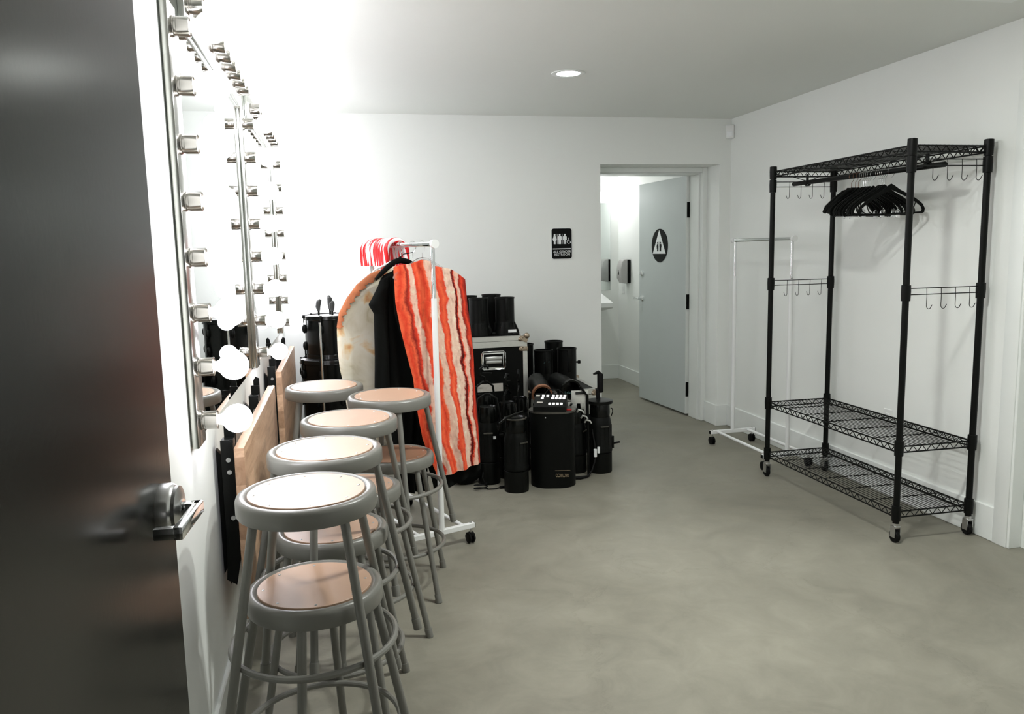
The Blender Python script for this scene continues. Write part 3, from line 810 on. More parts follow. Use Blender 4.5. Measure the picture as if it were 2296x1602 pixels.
for sy in (-1, 1):
    for zr, hx in ((1.262, (-.095, -.015, .065, .145)), (1.868, (-.095, -.015, .065, .145))):
        mb = MB()
        mb.cyl((-WX, sy * WY, zr), (WX, sy * WY, zr), .0024, n=6); mb.cyl((-WX, sy * WY, zr - .030), (WX, sy * WY, zr - .030), .0024, n=6)
        hr = obj('hook_rail', mb, M['black'], wr)
        for x in hx:
            mb = MB()
            mb.tube([(x, sy * WY, zr + .002), (x, sy * (WY + .003), zr - .04), (x, sy * (WY + .003), zr - .085)] + [(x, sy * (WY + .018 - .015 * math.cos(math.radians(a))), zr - .085 - .015 * math.sin(math.radians(a))) for a in range(20, 150, 18)] + [(x, sy * (WY + .040), zr - .078)], .0016, 6)
            obj('hook', mb, M['black'], hr)
ZR = 1.855
mb = MB(); mb.cyl((-.005, -.585, ZR - .008), (-.005, .715, ZR + .008), .0135, n=18)
rod = obj('hanging_rod', mb, M['black'], wr)
for y in (-.47, .56):
    mb = MB()
    mb.box(-.012, -.004, y - .010, y + .010, ZR + .005, SZ[2] - .02, .001, 1)
    mb.lathe([(.0135, -.012), (.017, -.012), (.017, .012), (.0135, .012)], 18, M=Matrix.Translation((-.005, y, ZR)) @ Matrix.Rotation(PI / 2, 4, 'X'))
    mb.tube([(-.005, y, ZR + .012), (.10, y + .03, SZ[2] - .03)], .0022, 6); mb.tube([(-.005, y, ZR + .012), (-.11, y + .02, SZ[2] - .03)], .0022, 6)
    obj('rod_bracket', mb, M['black'], rod)

# hangers on the rod: (y, twist, kind)
def slim_hanger(kind, k):
    body = MB(); z0 = -.066; w = .185
    if kind == 'wide':      # moulded wide-shoulder hanger, no bar
        pts = [(-w, 0, z0 - .135), (-w * .90, 0, z0 - .108), (-w * .6, 0, z0 - .06), (-w * .3, 0, z0 - .022), (0, 0, z0 - .010), (w * .3, 0, z0 - .022), (w * .6, 0, z0 - .06), (w * .90, 0, z0 - .108), (w, 0, z0 - .135)]
        body.tube(pts, [.011, .015, .013, .012, .013, .012, .013, .015, .011], 12)
        body.prism([(-.05, z0 - .055), (.05, z0 - .055), (.028, z0 + .004), (-.028, z0 + .004)], -.007, .007, Matrix(((1, 0, 0, 0), (0, 0, 1, 0), (0, 1, 0, 0), (0, 0, 0, 1))), .003)
    else:                    # flat velvet hanger with a trouser bar
        Mz = Matrix(((1, 0, 0, 0), (0, 0, 1, 0), (0, 1, 0, 0), (0, 0, 0, 1)))
        h = .012
        up = [(-.014, z0 - .004), (-.05, z0 - .030), (-.11, z0 - .062), (-.145, z0 - .085), (-.173, z0 - .108), (-.1855, z0 - .132), (-.182, z0 - .152), (-.168, z0 - .158)]
        lo = [(-.167, z0 - .146), (-.171, z0 - .138), (-.165, z0 - .120), (-.137, z0 - .098), (-.09, z0 - .070), (-.045, z0 - .047), (0, z0 - .026)]
        L = up + lo
        R_ = [(-x, z) for (x, z) in reversed(up)]; Rl = [(-x, z) for (x, z) in reversed(lo)]
        for sgn_ in (-1, 1):
            a = [(sgn_ * x, z) for (x, z) in up] + [(sgn_ * x, z) for (x, z) in lo] + [(0, z0 + .004)]
            body.prism(a, -.0035, .0035, Mz)
        body.tube([(-.168, 0, z0 - .152), (.168, 0, z0 - .152)], .0045, 8)
        body.tube([(-.135, .0, z0 - .095), (-.122, 0, z0 - .135), (-.10, 0, z0 - .150)], .003, 6); body.tube([(.135, .0, z0 - .095), (.122, 0, z0 - .135), (.10, 0, z0 - .150)], .003, 6)
    hook = MB(); R = .0185; cz = .0135 - R + .004
    pts = [(-R * math.cos(math.radians(a)), 0, cz + R * math.sin(math.radians(a))) for a in range(-30, 181, 15)]
    hook.tube(pts + [(R * .95, 0, cz - .010), (R * .55, 0, cz - .022), (0, 0, cz - .032), (0, 0, z0 - .006)], .0016, 6)
    return body, hook
M['hookdark'] = mat('bronze_hook', (0.16, 0.08, 0.05), 0.4, 0.8)
hy_list = [(.125, 9, 'wide', 'hookdark'), (.090, 8, 'wide', 'hookdark'), (.062, 6, 'slim', 'hookdark'), (.034, 5, 'slim', 'chrome'), (.016, 4, 'slim', 'chrome'), (-.001, 4, 'slim', 'chrome'), (-.018, 3, 'slim', 'chrome'), (-.034, 2, 'slim', 'chrome'),
           (-.062, 0, 'slim', 'chrome'), (-.105, -1, 'slim', 'chrome'), (-.121, -2, 'slim', 'chrome'), (-.137, -3, 'slim', 'chrome'), (-.153, -3, 'slim', 'chrome'), (-.205, -7, 'slim', 'chrome')]
words = ['leftmost', 'second', 'third', 'fourth', 'fifth', 'sixth', 'seventh', 'eighth', 'ninth', 'tenth', 'eleventh', 'twelfth', 'thirteenth', 'rightmost']
MEM = {}
for k, (y, tw, kind, hm) in enumerate(hy_list):
    lab = ('black moulded wide-shoulder hanger on the black rod, ' if kind == 'wide' else 'slim black hanger with trouser bar on the black rod, ') + (words[k] + ' of the row' if k in (0, 13) else words[k] + ' from the row\'s left end')
    h = thing('clothes_hanger', lab, 'hanger', (2.841, 3.9375 + y, ZR - .003 + .0123 * (y + .065)), math.radians(tw), 'hangers on the black rod')
    h.rotation_euler = (0, math.radians([1, 0, 1, 0, 1, 1, 0, 0, -1, 0, 1, 1, 0, -2][k]), math.radians(tw))
    if kind not in MEM:
        b_, k_ = slim_hanger(kind, k); bm_, km_ = b_.mesh('hanger_body'), k_.mesh('hook')
        bm_.materials.append(M['black_matte']); MEM[kind] = (bm_, km_)
    obj('hanger_body', MEM[kind][0], None, h)
    km = MEM[kind][1].copy(); km.materials.append(M[hm]); obj('hook', km, None, h)
    if k in (3, 6, 9, 11):
        for s in (-1, 1):
            mb = MB(); mb.box(s * .10 - .011, s * .10 + .011, -.006, .006, -.235, -.196, .002); mb.tube([(s * .10 - .010, 0, -.196), (s * .10, 0, -.19), (s * .10 + .010, 0, -.196)], .003, 6)
            obj('clip', mb, M['chrome'], h)

# ------------------------------------------------------------------ drums stacked by the back wall
def drum(name, label, loc, r, h, head=True, lugs=8, a0=0.2, legs=False):
    t = thing(name, label, 'drum', loc, 0, 'black drums stacked in the corner')
    mb = MB(); mb.lathe([(r * .97, .018), (r * .985, .018), (r * .985, h - .018), (r * .97, h - .018)], 48); mb.lathe([(0, .02), (r * .975, .02)], 48)
    sh = obj('shell', mb, M['black_gloss'], t)
    if head:
        mb = MB(); mb.lathe([(0, h - .004), (r * .985, h - .004), (r * .99, h - .012), (0, h - .014)], 48); obj('drum_head', mb, M['drumhead'], t)
    for z in (0.0, h - .028):
        mb = MB(); mb.lathe([(r * .995, z), (r * 1.02, z), (r * 1.035, z + .004), (r * 1.025, z + .010), (r * 1.02, z + .026), (r * 1.01, z + .030), (r * .99, z + .028), (r * .995, z)], 48); obj('hoop', mb, M['black_gloss'], t)
    for k in range(lugs):
        a = a0 + 2 * PI * k / lugs; c, s = math.cos(a), math.sin(a)
        for z, e in ((h - .085, 1), (.085, -1)):
            if h < .2 and e < 0: continue
            zz = h / 2 if h < .2 else z
            mb = MB(); mb.sphere((r * 1.02 * c, r * 1.02 * s, zz), .016, 12, 8, (1, 1, 1.9)); mb.cyl((r * 1.035 * c, r * 1.035 * s, zz), (r * 1.035 * c, r * 1.035 * s, (h - .006) if e > 0 else .006), .0042, n=8)
            mb.box(r * 1.03 * c - .008, r * 1.03 * c + .008, r * 1.03 * s - .008, r * 1.03 * s + .008, ((h - .014) if e > 0 else .002), ((h + .006) if e > 0 else .016), .002)
            obj('lug', mb, M['black'], t)
    if legs:
        for k in range(3):
            a = .6 + 2 * PI * k / 3; c, s = math.cos(a), math.sin(a)
            mb = MB(); mb.tube([(r * 1.03 * c, r * 1.03 * s, h * .7), (r * 1.03 * c, r * 1.03 * s, .03), (r * 1.12 * c, r * 1.12 * s, -.10)], .005, 8); obj('leg', mb, M['chrome'], t)
    return t
dcx, dcy = -.105, 5.50
drum('floor_tom', 'big black floor drum at the bottom of the stack behind the stools', (dcx + .02, dcy, .10), .205, .50, True, 8, .3, True)
drum('snare_drum', 'wide black drum in the middle of the stack behind the stools', (dcx + .004, dcy, .604), .190, .185, True, 8, .5)
drum('rack_tom', 'black tom drum with a white head on top of the stack', (dcx + .01, dcy, .795), .158, .285, True, 6, .25)
def drum_clip(label, x, y, z, rz, h):
    t = thing('microphone_clip', label, 'clip', (x, y, z), rz, 'black clips on the top drum')
    mb = MB(); mb.cyl((0, 0, 0), (0, 0, h * .4), .007, n=10); obj('stem', mb, M['black'], t)
    mb = MB(); mb.tube([(0, 0, h * .30), (-.004, 0, h * .55), (.002, 0, h * .85), (.016, 0, h)], [.010, .017, .018, .009], 12); obj('clip_head', mb, M['grey_clip'], t)
M['grey_clip'] = mat('dark_grey_plastic', (.035, .035, .033), .45)
ztop = .795 + .282
drum_clip('black clip standing on the top drum, apart from the other two', dcx - .05, dcy + .03, ztop, .3, .105)
drum_clip('taller black clip at the rear of the pair on the top drum', dcx + .025, dcy + .08, ztop, 2.0, .125)
drum_clip('shorter black clip at the front of the pair on the top drum', dcx + .04, dcy + .02, ztop, 1.2, .09)
t = thing('chrome_stand', 'slim upright chrome rod standing in front of the stacked drums', 'stand', (-.140, 5.13, 0))
mb = MB(); mb.tube([(0, 0, .03), (0, 0, 1.06)], .0068, 12); obj('rod', mb, M['chrome'], t)
mb = MB(); mb.lathe([(0, 0), (.07, 0), (.072, .006), (.02, .016), (.010, .04), (0, .04)], 24); obj('base', mb, M['black'], t)
mb = MB(); mb.lathe([(.0068, .66), (.011, .665), (.011, .69), (.0068, .695)], 12); obj('collar', mb, M['black'], t)

# ------------------------------------------------------------------ flight cases
def flight_case(label, loc, rot, w, d, h, lid, mount=True):
    t = thing('flight_case', label, 'flight case', loc, rot, 'black road cases by the back wall')
    mb = MB(); mb.box(0, w, 0, d, .0, h, .004, 1); obj('body', mb, M['black_matte'], t)
    e = .030; o = .0025
    def edging(bx): 
        mb = MB(); mb.box(*bx, .001, 1); obj('edging', mb, M['alu'], t)
    for z0, z1 in ((h - e, h + o), (h - lid - .010, h - lid + .030), (-.0, .028)):
        edging((-o, w + o, -o, .0, z0, z1)); edging((w, w + o, -o, d + o, z0, z1))
    edging((-o, w + o, -o, e, h, h + o)); edging((w - e, w + o, 0, d + o, h, h + o)); edging((-o, w, d - e, d + o, h, h + o))
    for x0, x1 in ((-o, e), (w - e, w + o)):
        edging((x0, x1, -o, 0, .03, h - lid - .01))
    edging((w, w + o, 0, e, .03, h - lid - .01)); edging((w, w + o, d - e, d + o, .03, h - lid - .01))
    for x in (0, w):
        for z in (0, h):
            for y in (0, d):
                mb = MB(); mb.sphere((x, y, z), .021, 14, 10)
                s = -1 if x else 1; sz = 1 if z == 0 else -1
                mb.prism([(0, 0), (s * .048, 0), (s * .050, sz * .012), (s * .022, sz * .040), (0, sz * .048)], .004, -.004, Matrix.Translation((x, y - (.004 if y == 0 else -.004), z)) @ Matrix.Rotation(PI / 2, 4, 'X'))
                if z == 0: continue
                obj('ball_corner', mb, M['corner'], t)
    for zc in (h - lid + .040, h - lid - .028):
        mb = MB(); mb.box(w - .055, w + .006, -.006, .001, zc - .016, zc + .016, .004); mb.sphere((w - .050, -.004, zc - .002), .012, 12, 8); mb.sphere((w - .030, -.006, zc + .012), .007, 10, 6)
        obj('seam_bracket', mb, M['corner'], t)
    return t
c1 = flight_case('tall black flight case with aluminium edges beside the bacon costume', (.640, 5.315, 0), math.radians(2.5), .603, .52, .897, .062)
# recessed spring handle on the front of the tall case
cx, cz = .362, .735
mb = MB()
fr = [(-.083, -.060), (.083, -.060), (.083, .060), (-.083, .060)]
mb.tube([(cx + x * .95, -.004, cz + z) for (x, z) in [(-.075, -.062), (.075, -.062), (.085, -.052), (.085, .052), (.075, .062), (-.075, .062), (-.085, .052), (-.085, -.052)]], .0075, 8, closed=True)
mb.box(cx - .08, cx + .08, -.003, .0, cz - .056, cz + .056)
hdl = obj('recessed_handle', mb, M['chrome'], c1)
mb = MB(); mb.box(cx - .068, cx + .068, -.0045, -.002, cz - .046, cz + .046); obj('dish', mb, M['black_matte'], hdl)
mb = MB(); mb.box(cx - .060, cx + .060, -.017, -.006, cz + .002, cz + .030, .004); mb.box(cx - .056, cx + .056, -.012, -.0045, cz - .022, cz + .002, .003); obj('grip', mb, M['steel'], hdl)
mb = MB(); mb.box(.245, .425, -.0015, 0, .520, .575); obj('paper_label', mb, M['tape'], c1)
c2 = flight_case('low black flight case carrying four lens tubes', (1.262, 5.40, 0), 0, .525, .565, .480, .066)
mb = MB()
mb.box(.30, .46, -.004, 0, .30, .39, .004); mb.box(.285, .31, -.006, 0, .12, .40, .002)
lt = obj('latch_plate', mb, M['alu'], c2)
mb = MB(); mb.cyl((.44, -.012, .36), (.44, 0, .36), .018, n=16); obj('latch_knob', mb, M['steel'], lt)

# ------------------------------------------------------------------ lens tubes (barrels of stage lights) standing on the cases
def lens_tube(label, loc, rot, r, h, flare, group, knob=False):
    t = thing('lens_tube', label, 'lens tube', loc, rot, group)
    hb = h * .34 if flare else .0
    mb = MB()
    if hb: mb.lathe([(0, 0), (r * 1.18, 0), (r * 1.18, .012), (r * 1.0, hb), (r * .99, hb + .004)], 36)
    mb.lathe([(r, hb), (r, h - .012), (r * 1.04, h - .010), (r * 1.04, h), (r * .95, h), (r * .93, h - .10), (0, h - .10)] if hb else [(0, 0), (r, 0), (r, h - .012), (r * 1.04, h - .010), (r * 1.04, h), (r * .95, h), (r * .93, h - .10), (0, h - .10)], 36)
    obj('barrel', mb, M['black'], t)
    if hb:
        for k in range(14):
            a = 2 * PI * k / 14; c, s = math.cos(a), math.sin(a)
            mb = MB(); mb.box(r * .98, r * 1.10, -.0022, .0022, .012, hb * .95, M=Matrix.Rotation(a, 4, 'Z')); obj('cooling_rib', mb, M['black'], t)
        mb = MB(); mb.box(-r * 1.45, r * 1.45, -r * .35, r * .35, 0, .018, .004); mb.prism([(r * .9, .0), (r * 1.45, .0), (r * 1.38, .03), (r * 1.0, hb)], -r * .3, r * .3, Matrix.Rotation(PI / 2, 4, 'X')); obj('base_clamp', mb, M['black'], t)
    mb = MB(); mb.box(-.012, .012, -r * 1.10, -r * .98, h * .40, h - .006, .002); obj('color_slot', mb, M['black'], t)
    if knob:
        mb = MB(); mb.cyl((r * .98, 0, h * .62), (r + .016, 0, h * .62), .006, n=10); mb.cyl((r + .016, 0, h * .62), (r + .032, 0, h * .62), .0125, n=14); obj('knob', mb, M['black'], t)
    return t
g1, g2 = 'lens tubes on the tall flight case', 'lens tubes on the low flight case'
zc1, zc2 = .8995, .4825
lens_tube('black lens tube at the front left on the tall flight case', (.93, 5.46, zc1), .3, .067, .262, True, g1)
t = lens_tube('black lens tube at the front right on the tall flight case', (1.118, 5.47, zc1), 0, .067, .262, True, g1)
mb = MB(); mb.box(.004, .062, -.0855, -.0845, .020, .040); obj('paper_tag', mb, M['signwhite'], t)
lens_tube('black lens tube at the rear left on the tall flight case', (.885, 5.66, zc1), .8, .067, .27, True, g1)
lens_tube('black lens tube at the rear right on the tall flight case', (1.06, 5.67, zc1), .5, .067, .275, True, g1)
lens_tube('black lens tube at the rear left on the low case, leaning out of its row', (1.33, 5.80, zc2), .2, .067, .305, False, g2)
t = lens_tube('black lens tube at the front left on the low case, with faint blue writing', (1.415, 5.56, zc2), .1, .068, .282, False, g2)
lens_tube('black lens tube at the rear right on the low case', (1.553, 5.78, zc2), .4, .068, .318, False, g2)
lens_tube('black lens tube at the front right on the low case, with a side knob', (1.597, 5.58, zc2), 0, .070, .285, False, g2, True)

# lettering helper: text turned into mesh
def text_mesh(body, size, depth, Mx):
    cu = bpy.data.curves.new('lettering', 'FONT'); cu.body = body; cu.size = size; cu.extrude = depth; cu.align_x = 'CENTER'; cu.align_y = 'CENTER'; cu.resolution_u = 3; cu.space_line = .95
    o = bpy.data.objects.new('lettering_source', cu); COL.objects.link(o)
    dg = bpy.context.evaluated_depsgraph_get(); me = bpy.data.meshes.new_from_object(o.evaluated_get(dg))
    bpy.data.objects.remove(o); bpy.data.curves.remove(cu)
    me.transform(Mx); me.name = 'lettering'; return me
FACE = Matrix.Rotation(PI / 2, 4, 'X')   # text standing up, facing -y
mb = MB()
mb.tube([(-.022, -.069, .193), (-.010, -.0695, .199), (-.004, -.0695, .190), (.008, -.0695, .200), (.020, -.069, .203)], .0011, 5)
mb.tube([(-.018, -.069, .200), (.0, -.0695, .193), (.018, -.069, .197)], .0011, 5)
obj('writing', mb, M['ink'], t)

# ------------------------------------------------------------------ stage lights (ellipsoidal spotlights) on the floor
def c_clamp(mb, Mx):
    def P(x, z): return Mx @ Vector((x, 0, z))
    mb.tube([P(.0, 0), P(0, .03), P(-.03, .045), P(-.032, .085), P(-.005, .108), P(.025, .100), P(.030, .082)], [.008, .009, .009, .009, .0095, .009, .006], 8)
    mb.tube([P(.055, .055), P(-.015, .062)], .005, 8)
def spotlight(label, loc, rot, parts, group='stage spotlights on the floor', scale=1.0):
    t = thing('stage_spotlight', label, 'stage light', loc, rot, group)
    t.scale = (scale,) * 3
    for (nm, mb, m) in parts: obj(nm, mb, m, t)
    return t
def std_parts(r=.073, h=.47, hook=True, bale=True, grip=False):
    P = []
    mb = MB(); mb.lathe([(0, 0), (r * 1.02, 0), (r * 1.04, .006), (r * 1.04, h * .28), (r * 1.0, h * .285), (0, h * .29)], 36); P.append(('lens_tube', mb, M['black']))
    mb = MB(); mb.lathe([(r * .96, h * .285), (r * 1.06, h * .30), (r * 1.08, h * .33), (r * 1.02, h * .36), (r * 1.0, h * .70), (r * .92, h * .76), (r * .86, h * .80), (0, h * .80)], 36)
    for k in range(16):
        a = 2 * PI * k / 16; mb.box(r * .9, r * 1.03, -.002, .002, h * .40, h * .68, M=Matrix.Rotation(a, 4, 'Z'))
    P.append(('barrel', mb, M['black']))
    mb = MB(); mb.lathe([(0, h * .78), (r * .82, h * .78), (r * .88, h * .86), (r * .86, h * .97), (r * .80, h), (r * .72, h * .985), (0, h * .96)], 32); P.append(('lamp_cap', mb, M['black_gloss']))
    if bale:
        mb = MB(); mb.tube([(r * 1.1, 0, h * .62), (r * 1.12, 0, h * .88), (r * .85, 0, h * 1.10), (r * .2, 0, h * 1.16), (-r * .2, 0, h * 1.16), (-r * .85, 0, h * 1.10), (-r * 1.12, 0, h * .88), (-r * 1.1, 0, h * .62)], .0075, 8); P.append(('yoke', mb, M['black']))
        for s in (-1, 1):
            mb = MB(); mb.cyl((s * r * 1.02, 0, h * .62), (s * (r * 1.02 + .026), 0, h * .62), .013, n=14); P.append(('knob', mb, M['black']))
    if hook:
        mb = MB(); c_clamp(mb, Matrix.Translation((0, 0, h * 1.155))); P.append(('clamp', mb, M['black']))
    mb = MB(); mb.box(-.030, .030, -r * 1.10, -r * .98, h * .665, h * .685, .002, 1); P.append(('shutter', mb, M['steel_dark']))
    return P
M['steel_dark'] = mat('worn_dark_steel', (.12, .115, .10), .4, .8, noise=.2, nscale=50)
s1 = spotlight('black stage spotlight standing nearest the camera, left of the oval case', (1.012, 4.705, 0), .5, std_parts(.074, .465, False, False))
mb = MB(); mb.tube([(-.11, .03, .40), (-.115, .01, .44), (-.09, -.02, .475), (-.02, -.03, .49), (.06, .0, .49)], .008, 8); obj('yoke', mb, M['black_gloss'], s1)
mb = MB(); mb.lathe([(.066, .455), (.070, .455), (.072, .462), (.066, .464)], 28); obj('rim_ring', mb, M['steel_dark'], s1)
s0 = spotlight('black stage spotlight just right of the bacon costume hem', (.880, 4.92, 0), -.2, std_parts(.068, .50, False, True))
mb = MB(); mb.box(.018, .036, -.073, -.070, .30, .318, M=Matrix.Rotation(.2, 4, 'Z')); obj('white_tag', mb, M['signwhite'], s0)
spotlight('black stage spotlight behind the two nearest ones, clamp upward', (1.03, 5.02, 0), 1.0, std_parts(.07, .50))
spotlight('black stage spotlight in front of the tall flight case label', (.90, 5.13, 0), .2, std_parts(.068, .54))
spotlight('black stage spotlight with a tall clamp against the tall flight case', (1.140, 5.165, 0), 1.3, std_parts(.068, .50))
# right-hand spotlight with the tall handle
s3 = spotlight('black stage spotlight standing apart at the right with an upright grip', (1.648, 4.975, 0), .1, std_parts(.077, .47, False, False))
mb = MB(); mb.lathe([(.050, .455), (.086, .465), (.088, .485), (.05, .492), (0, .494)], 28); obj('flange', mb, M['black'], s3)
mb = MB(); mb.tube([(-.01, .0, .49), (-.015, 0, .56)], .014, 10); mb.box(-.012, .022, -.020, .020, .535, .665, .010, 3); mb.tube([(.005, 0, .655), (-.01, 0, .672), (-.045, 0, .662)], [.016, .013, .005], 10); obj('grip', mb, M['rubber'], s3)
mb = MB(); mb.cyl((.075, -.02, .185), (.135, -.02, .190), .0065, n=10); mb.box(.070, .088, -.035, -.005, .155, .24, .003); mb.tube([(.078, -.01, .37), (.09, -.01, .40), (.088, -.01, .42), (.076, -.01, .425)], .004, 6); obj('shutter_handle', mb, M['black'], s3)
s4 = spotlight('black stage spotlight between the oval case and the right-hand spotlight', (1.49, 5.02, 0), .8, std_parts(.072, .42, False, True))
# two spotlights lying on others with lens ends facing the room
def facing(label, loc, rot, tilt, ring, txt):
    t = thing('stage_spotlight', label, 'stage light', loc, rot, 'stage spotlights behind the oval case')
    R = Matrix.Rotation(math.radians(90 + tilt), 4, 'X')
    mb = MB(); mb.lathe([(0, -.22), (.06, -.22), (.066, -.1), (.062, 0.0), (.066, .01), (.066, .045), (.058, .045), (.056, -.02), (0, -.02)], 32, M=R); obj('barrel', mb, M['black'], t)
    mb = MB(); mb.lathe([(.057, .046), (.069, .046), (.070, .040), (.070, .02), (.066, .02)], 32, M=R)
    obj('lens_ring', mb, ring, t)
    mb = MB(); mb.lathe([(0, -.012), (.04, -.010), (.056, -.016)], 28, M=R); obj('lens', mb, M['black_gloss'], t)
    me = text_mesh(txt, .030, .0006, R @ Matrix.Translation((0, -.030, .0)) ); obj('writing', me, M['ink'], t)
    # stand: yoke down to the floor plate
    mb = MB(); mb.tube([(.075, 0, 0), (.078, .02, -.12), (.05, .03, -loc[2] + .012)], .008, 8); mb.tube([(-.075, 0, 0), (-.078, .02, -.12), (-.05, .03, -loc[2] + .012)], .008, 8)
    mb.box(-.08, .08, -.03, .09, -loc[2], -loc[2] + .014, .003); obj('stand', mb, M['black'], t)
    return t
facing('spotlight with a copper ring around its open lens end', (1.280, 5.10, .535), math.radians(-5), 12, M['copper'], 'ANG')
facing('spotlight with a black lens hood behind the control panel', (1.482, 5.14, .545), math.radians(8), 6, M['black_gloss'], 'Leko')
# oval case and the button panel on top
ov = thing('oval_case', 'tall black oval case standing on the floor with the button panel on top', 'case', (1.268, 4.775, 0), math.radians(-14))
def stadium(w, d, n=20):
    r = d / 2; c = w / 2 - r
    return [(c + r * math.cos(-PI / 2 + PI * i / n), r * math.sin(-PI / 2 + PI * i / n)) for i in range(n + 1)] + [(-c + r * math.cos(PI / 2 + PI * i / n), r * math.sin(PI / 2 + PI * i / n)) for i in range(n + 1)]
mb = MB(); mb.prism(stadium(.285, .215), 0, .475, None, .004); obj('body', mb, M['black_matte'], ov)
mb = MB(); mb.prism(stadium(.298, .228), .475, .487, None, .003); obj('rim_plate', mb, M['steel_dark'], ov)
me = text_mesh('ORTUICO', .030, .0008, Matrix.Translation((.055, -.1085, .085)) @ Matrix.Rotation(PI / 2, 4, 'X') @ Matrix.Rotation(PI, 4, 'Z') @ Matrix.Diagonal((.62, 1.0, 1, 1)))
obj('lettering', me, M['tan'], ov)
mb = MB(); mb.box(.01, .105, -.1085, -.1075, .113, .116); obj('line_mark', mb, M['tan'], ov)
mb = MB(); mb.sphere((-.045, -.108, .452), .005, 10, 6); obj('rivet', mb, M['steel'], ov)
cp = thing('control_panel', 'small sloped control panel with lit white square buttons on the oval case', 'control panel', (1.252, 4.760, .487), math.radians(-20))
W2, D2 = .205, .150
mb = MB(); mb.prism([(-D2 / 2, 0), (D2 / 2, 0), (D2 / 2, .088), (-D2 / 2, .030)], -W2 / 2, W2 / 2, Matrix(((0, 0, 1, 0), (1, 0, 0, 0), (0, 1, 0, 0), (0, 0, 0, 1))), .003); obj('housing', mb, M['black'], cp)
sl_ = math.atan2(.058, D2); TM = Matrix.Translation((0, 0, .059)) @ Matrix.Rotation(sl_, 4, 'X')
for (bx, by) in [(-.048, .048), (-.020, .048)] + [(.016 + .024 * i, .048) for i in range(4)] + [(-.052, .020)] + [(.012 + .024 * i, .020) for i in range(4)] + [(.000 + .024 * i, -.046) for i in range(4)]:
    mb = MB(); mb.box(bx - .0082, bx + .0082, by - .0085, by + .0085, .0, .005, .0015, 1, M=TM); obj('button', mb, M['led'], cp)
for (bx, by, w_) in [(-.064, -.030, .018), (-.076, .050, .006), (-.088, .05, .006)]:
    mb = MB(); mb.box(bx - w_, bx + w_, by - .007, by + .007, 0, .003, M=TM); obj('display', mb, M['tape'], cp)
mb = MB(); mb.tube([(-.05, .076, .075), (-.02, .09, .112), (.05, .09, .108), (.085, .076, .08)], .003, 6); obj('cable', mb, M['rubber'], cp)
kc = thing('red_cap', 'small red plastic tab on the rim of the oval case', 'tab', (1.355, 4.695, .487), math.radians(-14))
mb = MB(); mb.box(-.016, .016, -.007, .007, 0, .010, .003); obj('tab_body', mb, M['red'], kc)
# loose yoke with white perforated plates right of the panel
yk = thing('perforated_bracket', 'pale perforated steel bracket leaning among the spotlights', 'bracket', (1.478, 4.86, 0), math.radians(-6))
mb = MB(); mb.tube([(.052, .01, 0.0), (.05, .0, .30), (.047, 0, .545), (.03, 0, .56), (-.03, 0, .56)], .0085, 8); mb.tube([(.0, .0, .605), (.035, -.005, .555)], .008, 8); obj('arm', mb, M['black'], yk)
mb = MB(); mb.prism([(-.055, .49), (.030, .49), (.030, .42), (.058, .42), (.058, .575), (-.055, .575)], -.004, .004, Matrix.Translation((0, .02, 0)) @ Matrix.Rotation(PI / 2, 4, 'X'), .002); obj('plate', mb, M['alu'], yk)
for (a, b) in ((.005, .44), (.030, .40), (.055, .37)):
    mb = MB(); mb.tube([(a - .03, -.02, b), (a - .022, -.028, b + .018), (a, -.03, b + .012), (a + .012, -.028, b - .006)], .006, 8); obj('washer_strip', mb, M['alu'], yk)
# cables
cb = tag(obj('coiled_cable', MB().tube([(.02 + .045 * (1 - .05 * i / 10) * math.cos(i * .55), .022 * math.sin(i * .55) + .002 * i / 10, .006 + .0016 * i) for i in range(26)] + [(.05, .01, .035), (.035, .02, .075), (.045, .05, .10)], .0038, 7), M['rubber'], None, (.775, 4.76, 0)), 'small black coil of cable on the floor below the bacon costume', 'cable')
mb = MB(); mb.tube([(0, 0, .006), (.05, -.005, .006), (.08, .005, .008)], [.0035, .0035, .0035], 7); mb.cyl((.08, .005, .009), (.11, .01, .009), .008, n=10)
obj('plug', mb, M['rubber'], cb, (.06, -.005, 0))
cd = tag(obj('power_cord', MB().tube([(.12, .10, .30), (.125, .06, .20), (.118, .03, .12), (.09, .01, .05), (.055, -.005, .014), (.0, -.015, .010), (-.06, .0, .007)], [.006, .006, .006, .006, .007, .012, .010], 8), M['rubber'], None, (1.46, 4.83, 0)), 'black power cord with plug drooping to the floor right of the oval case', 'cord')
mb = MB(); mb.lathe([(0, 0), (.011, 0), (.011, .05), (0, .05)], 12, (.119, .035, .13)); mb.lathe([(0, 0), (.009, 0), (.009, .04), (0, .04)], 12, (.145, .045, .15)); obj('white_connector', mb, M['signwhite'], cd)
bk = thing('black_bag', 'black cloth bag slumped on the floor behind the bacon costume hem', 'bag', (.72, 4.93, 0))
mb = MB(); mb.sphere((0, 0, .11), .11, 24, 14, (1.15, .8, 1.0)); obj('bag_body', mb, M['cloth_black'], bk)

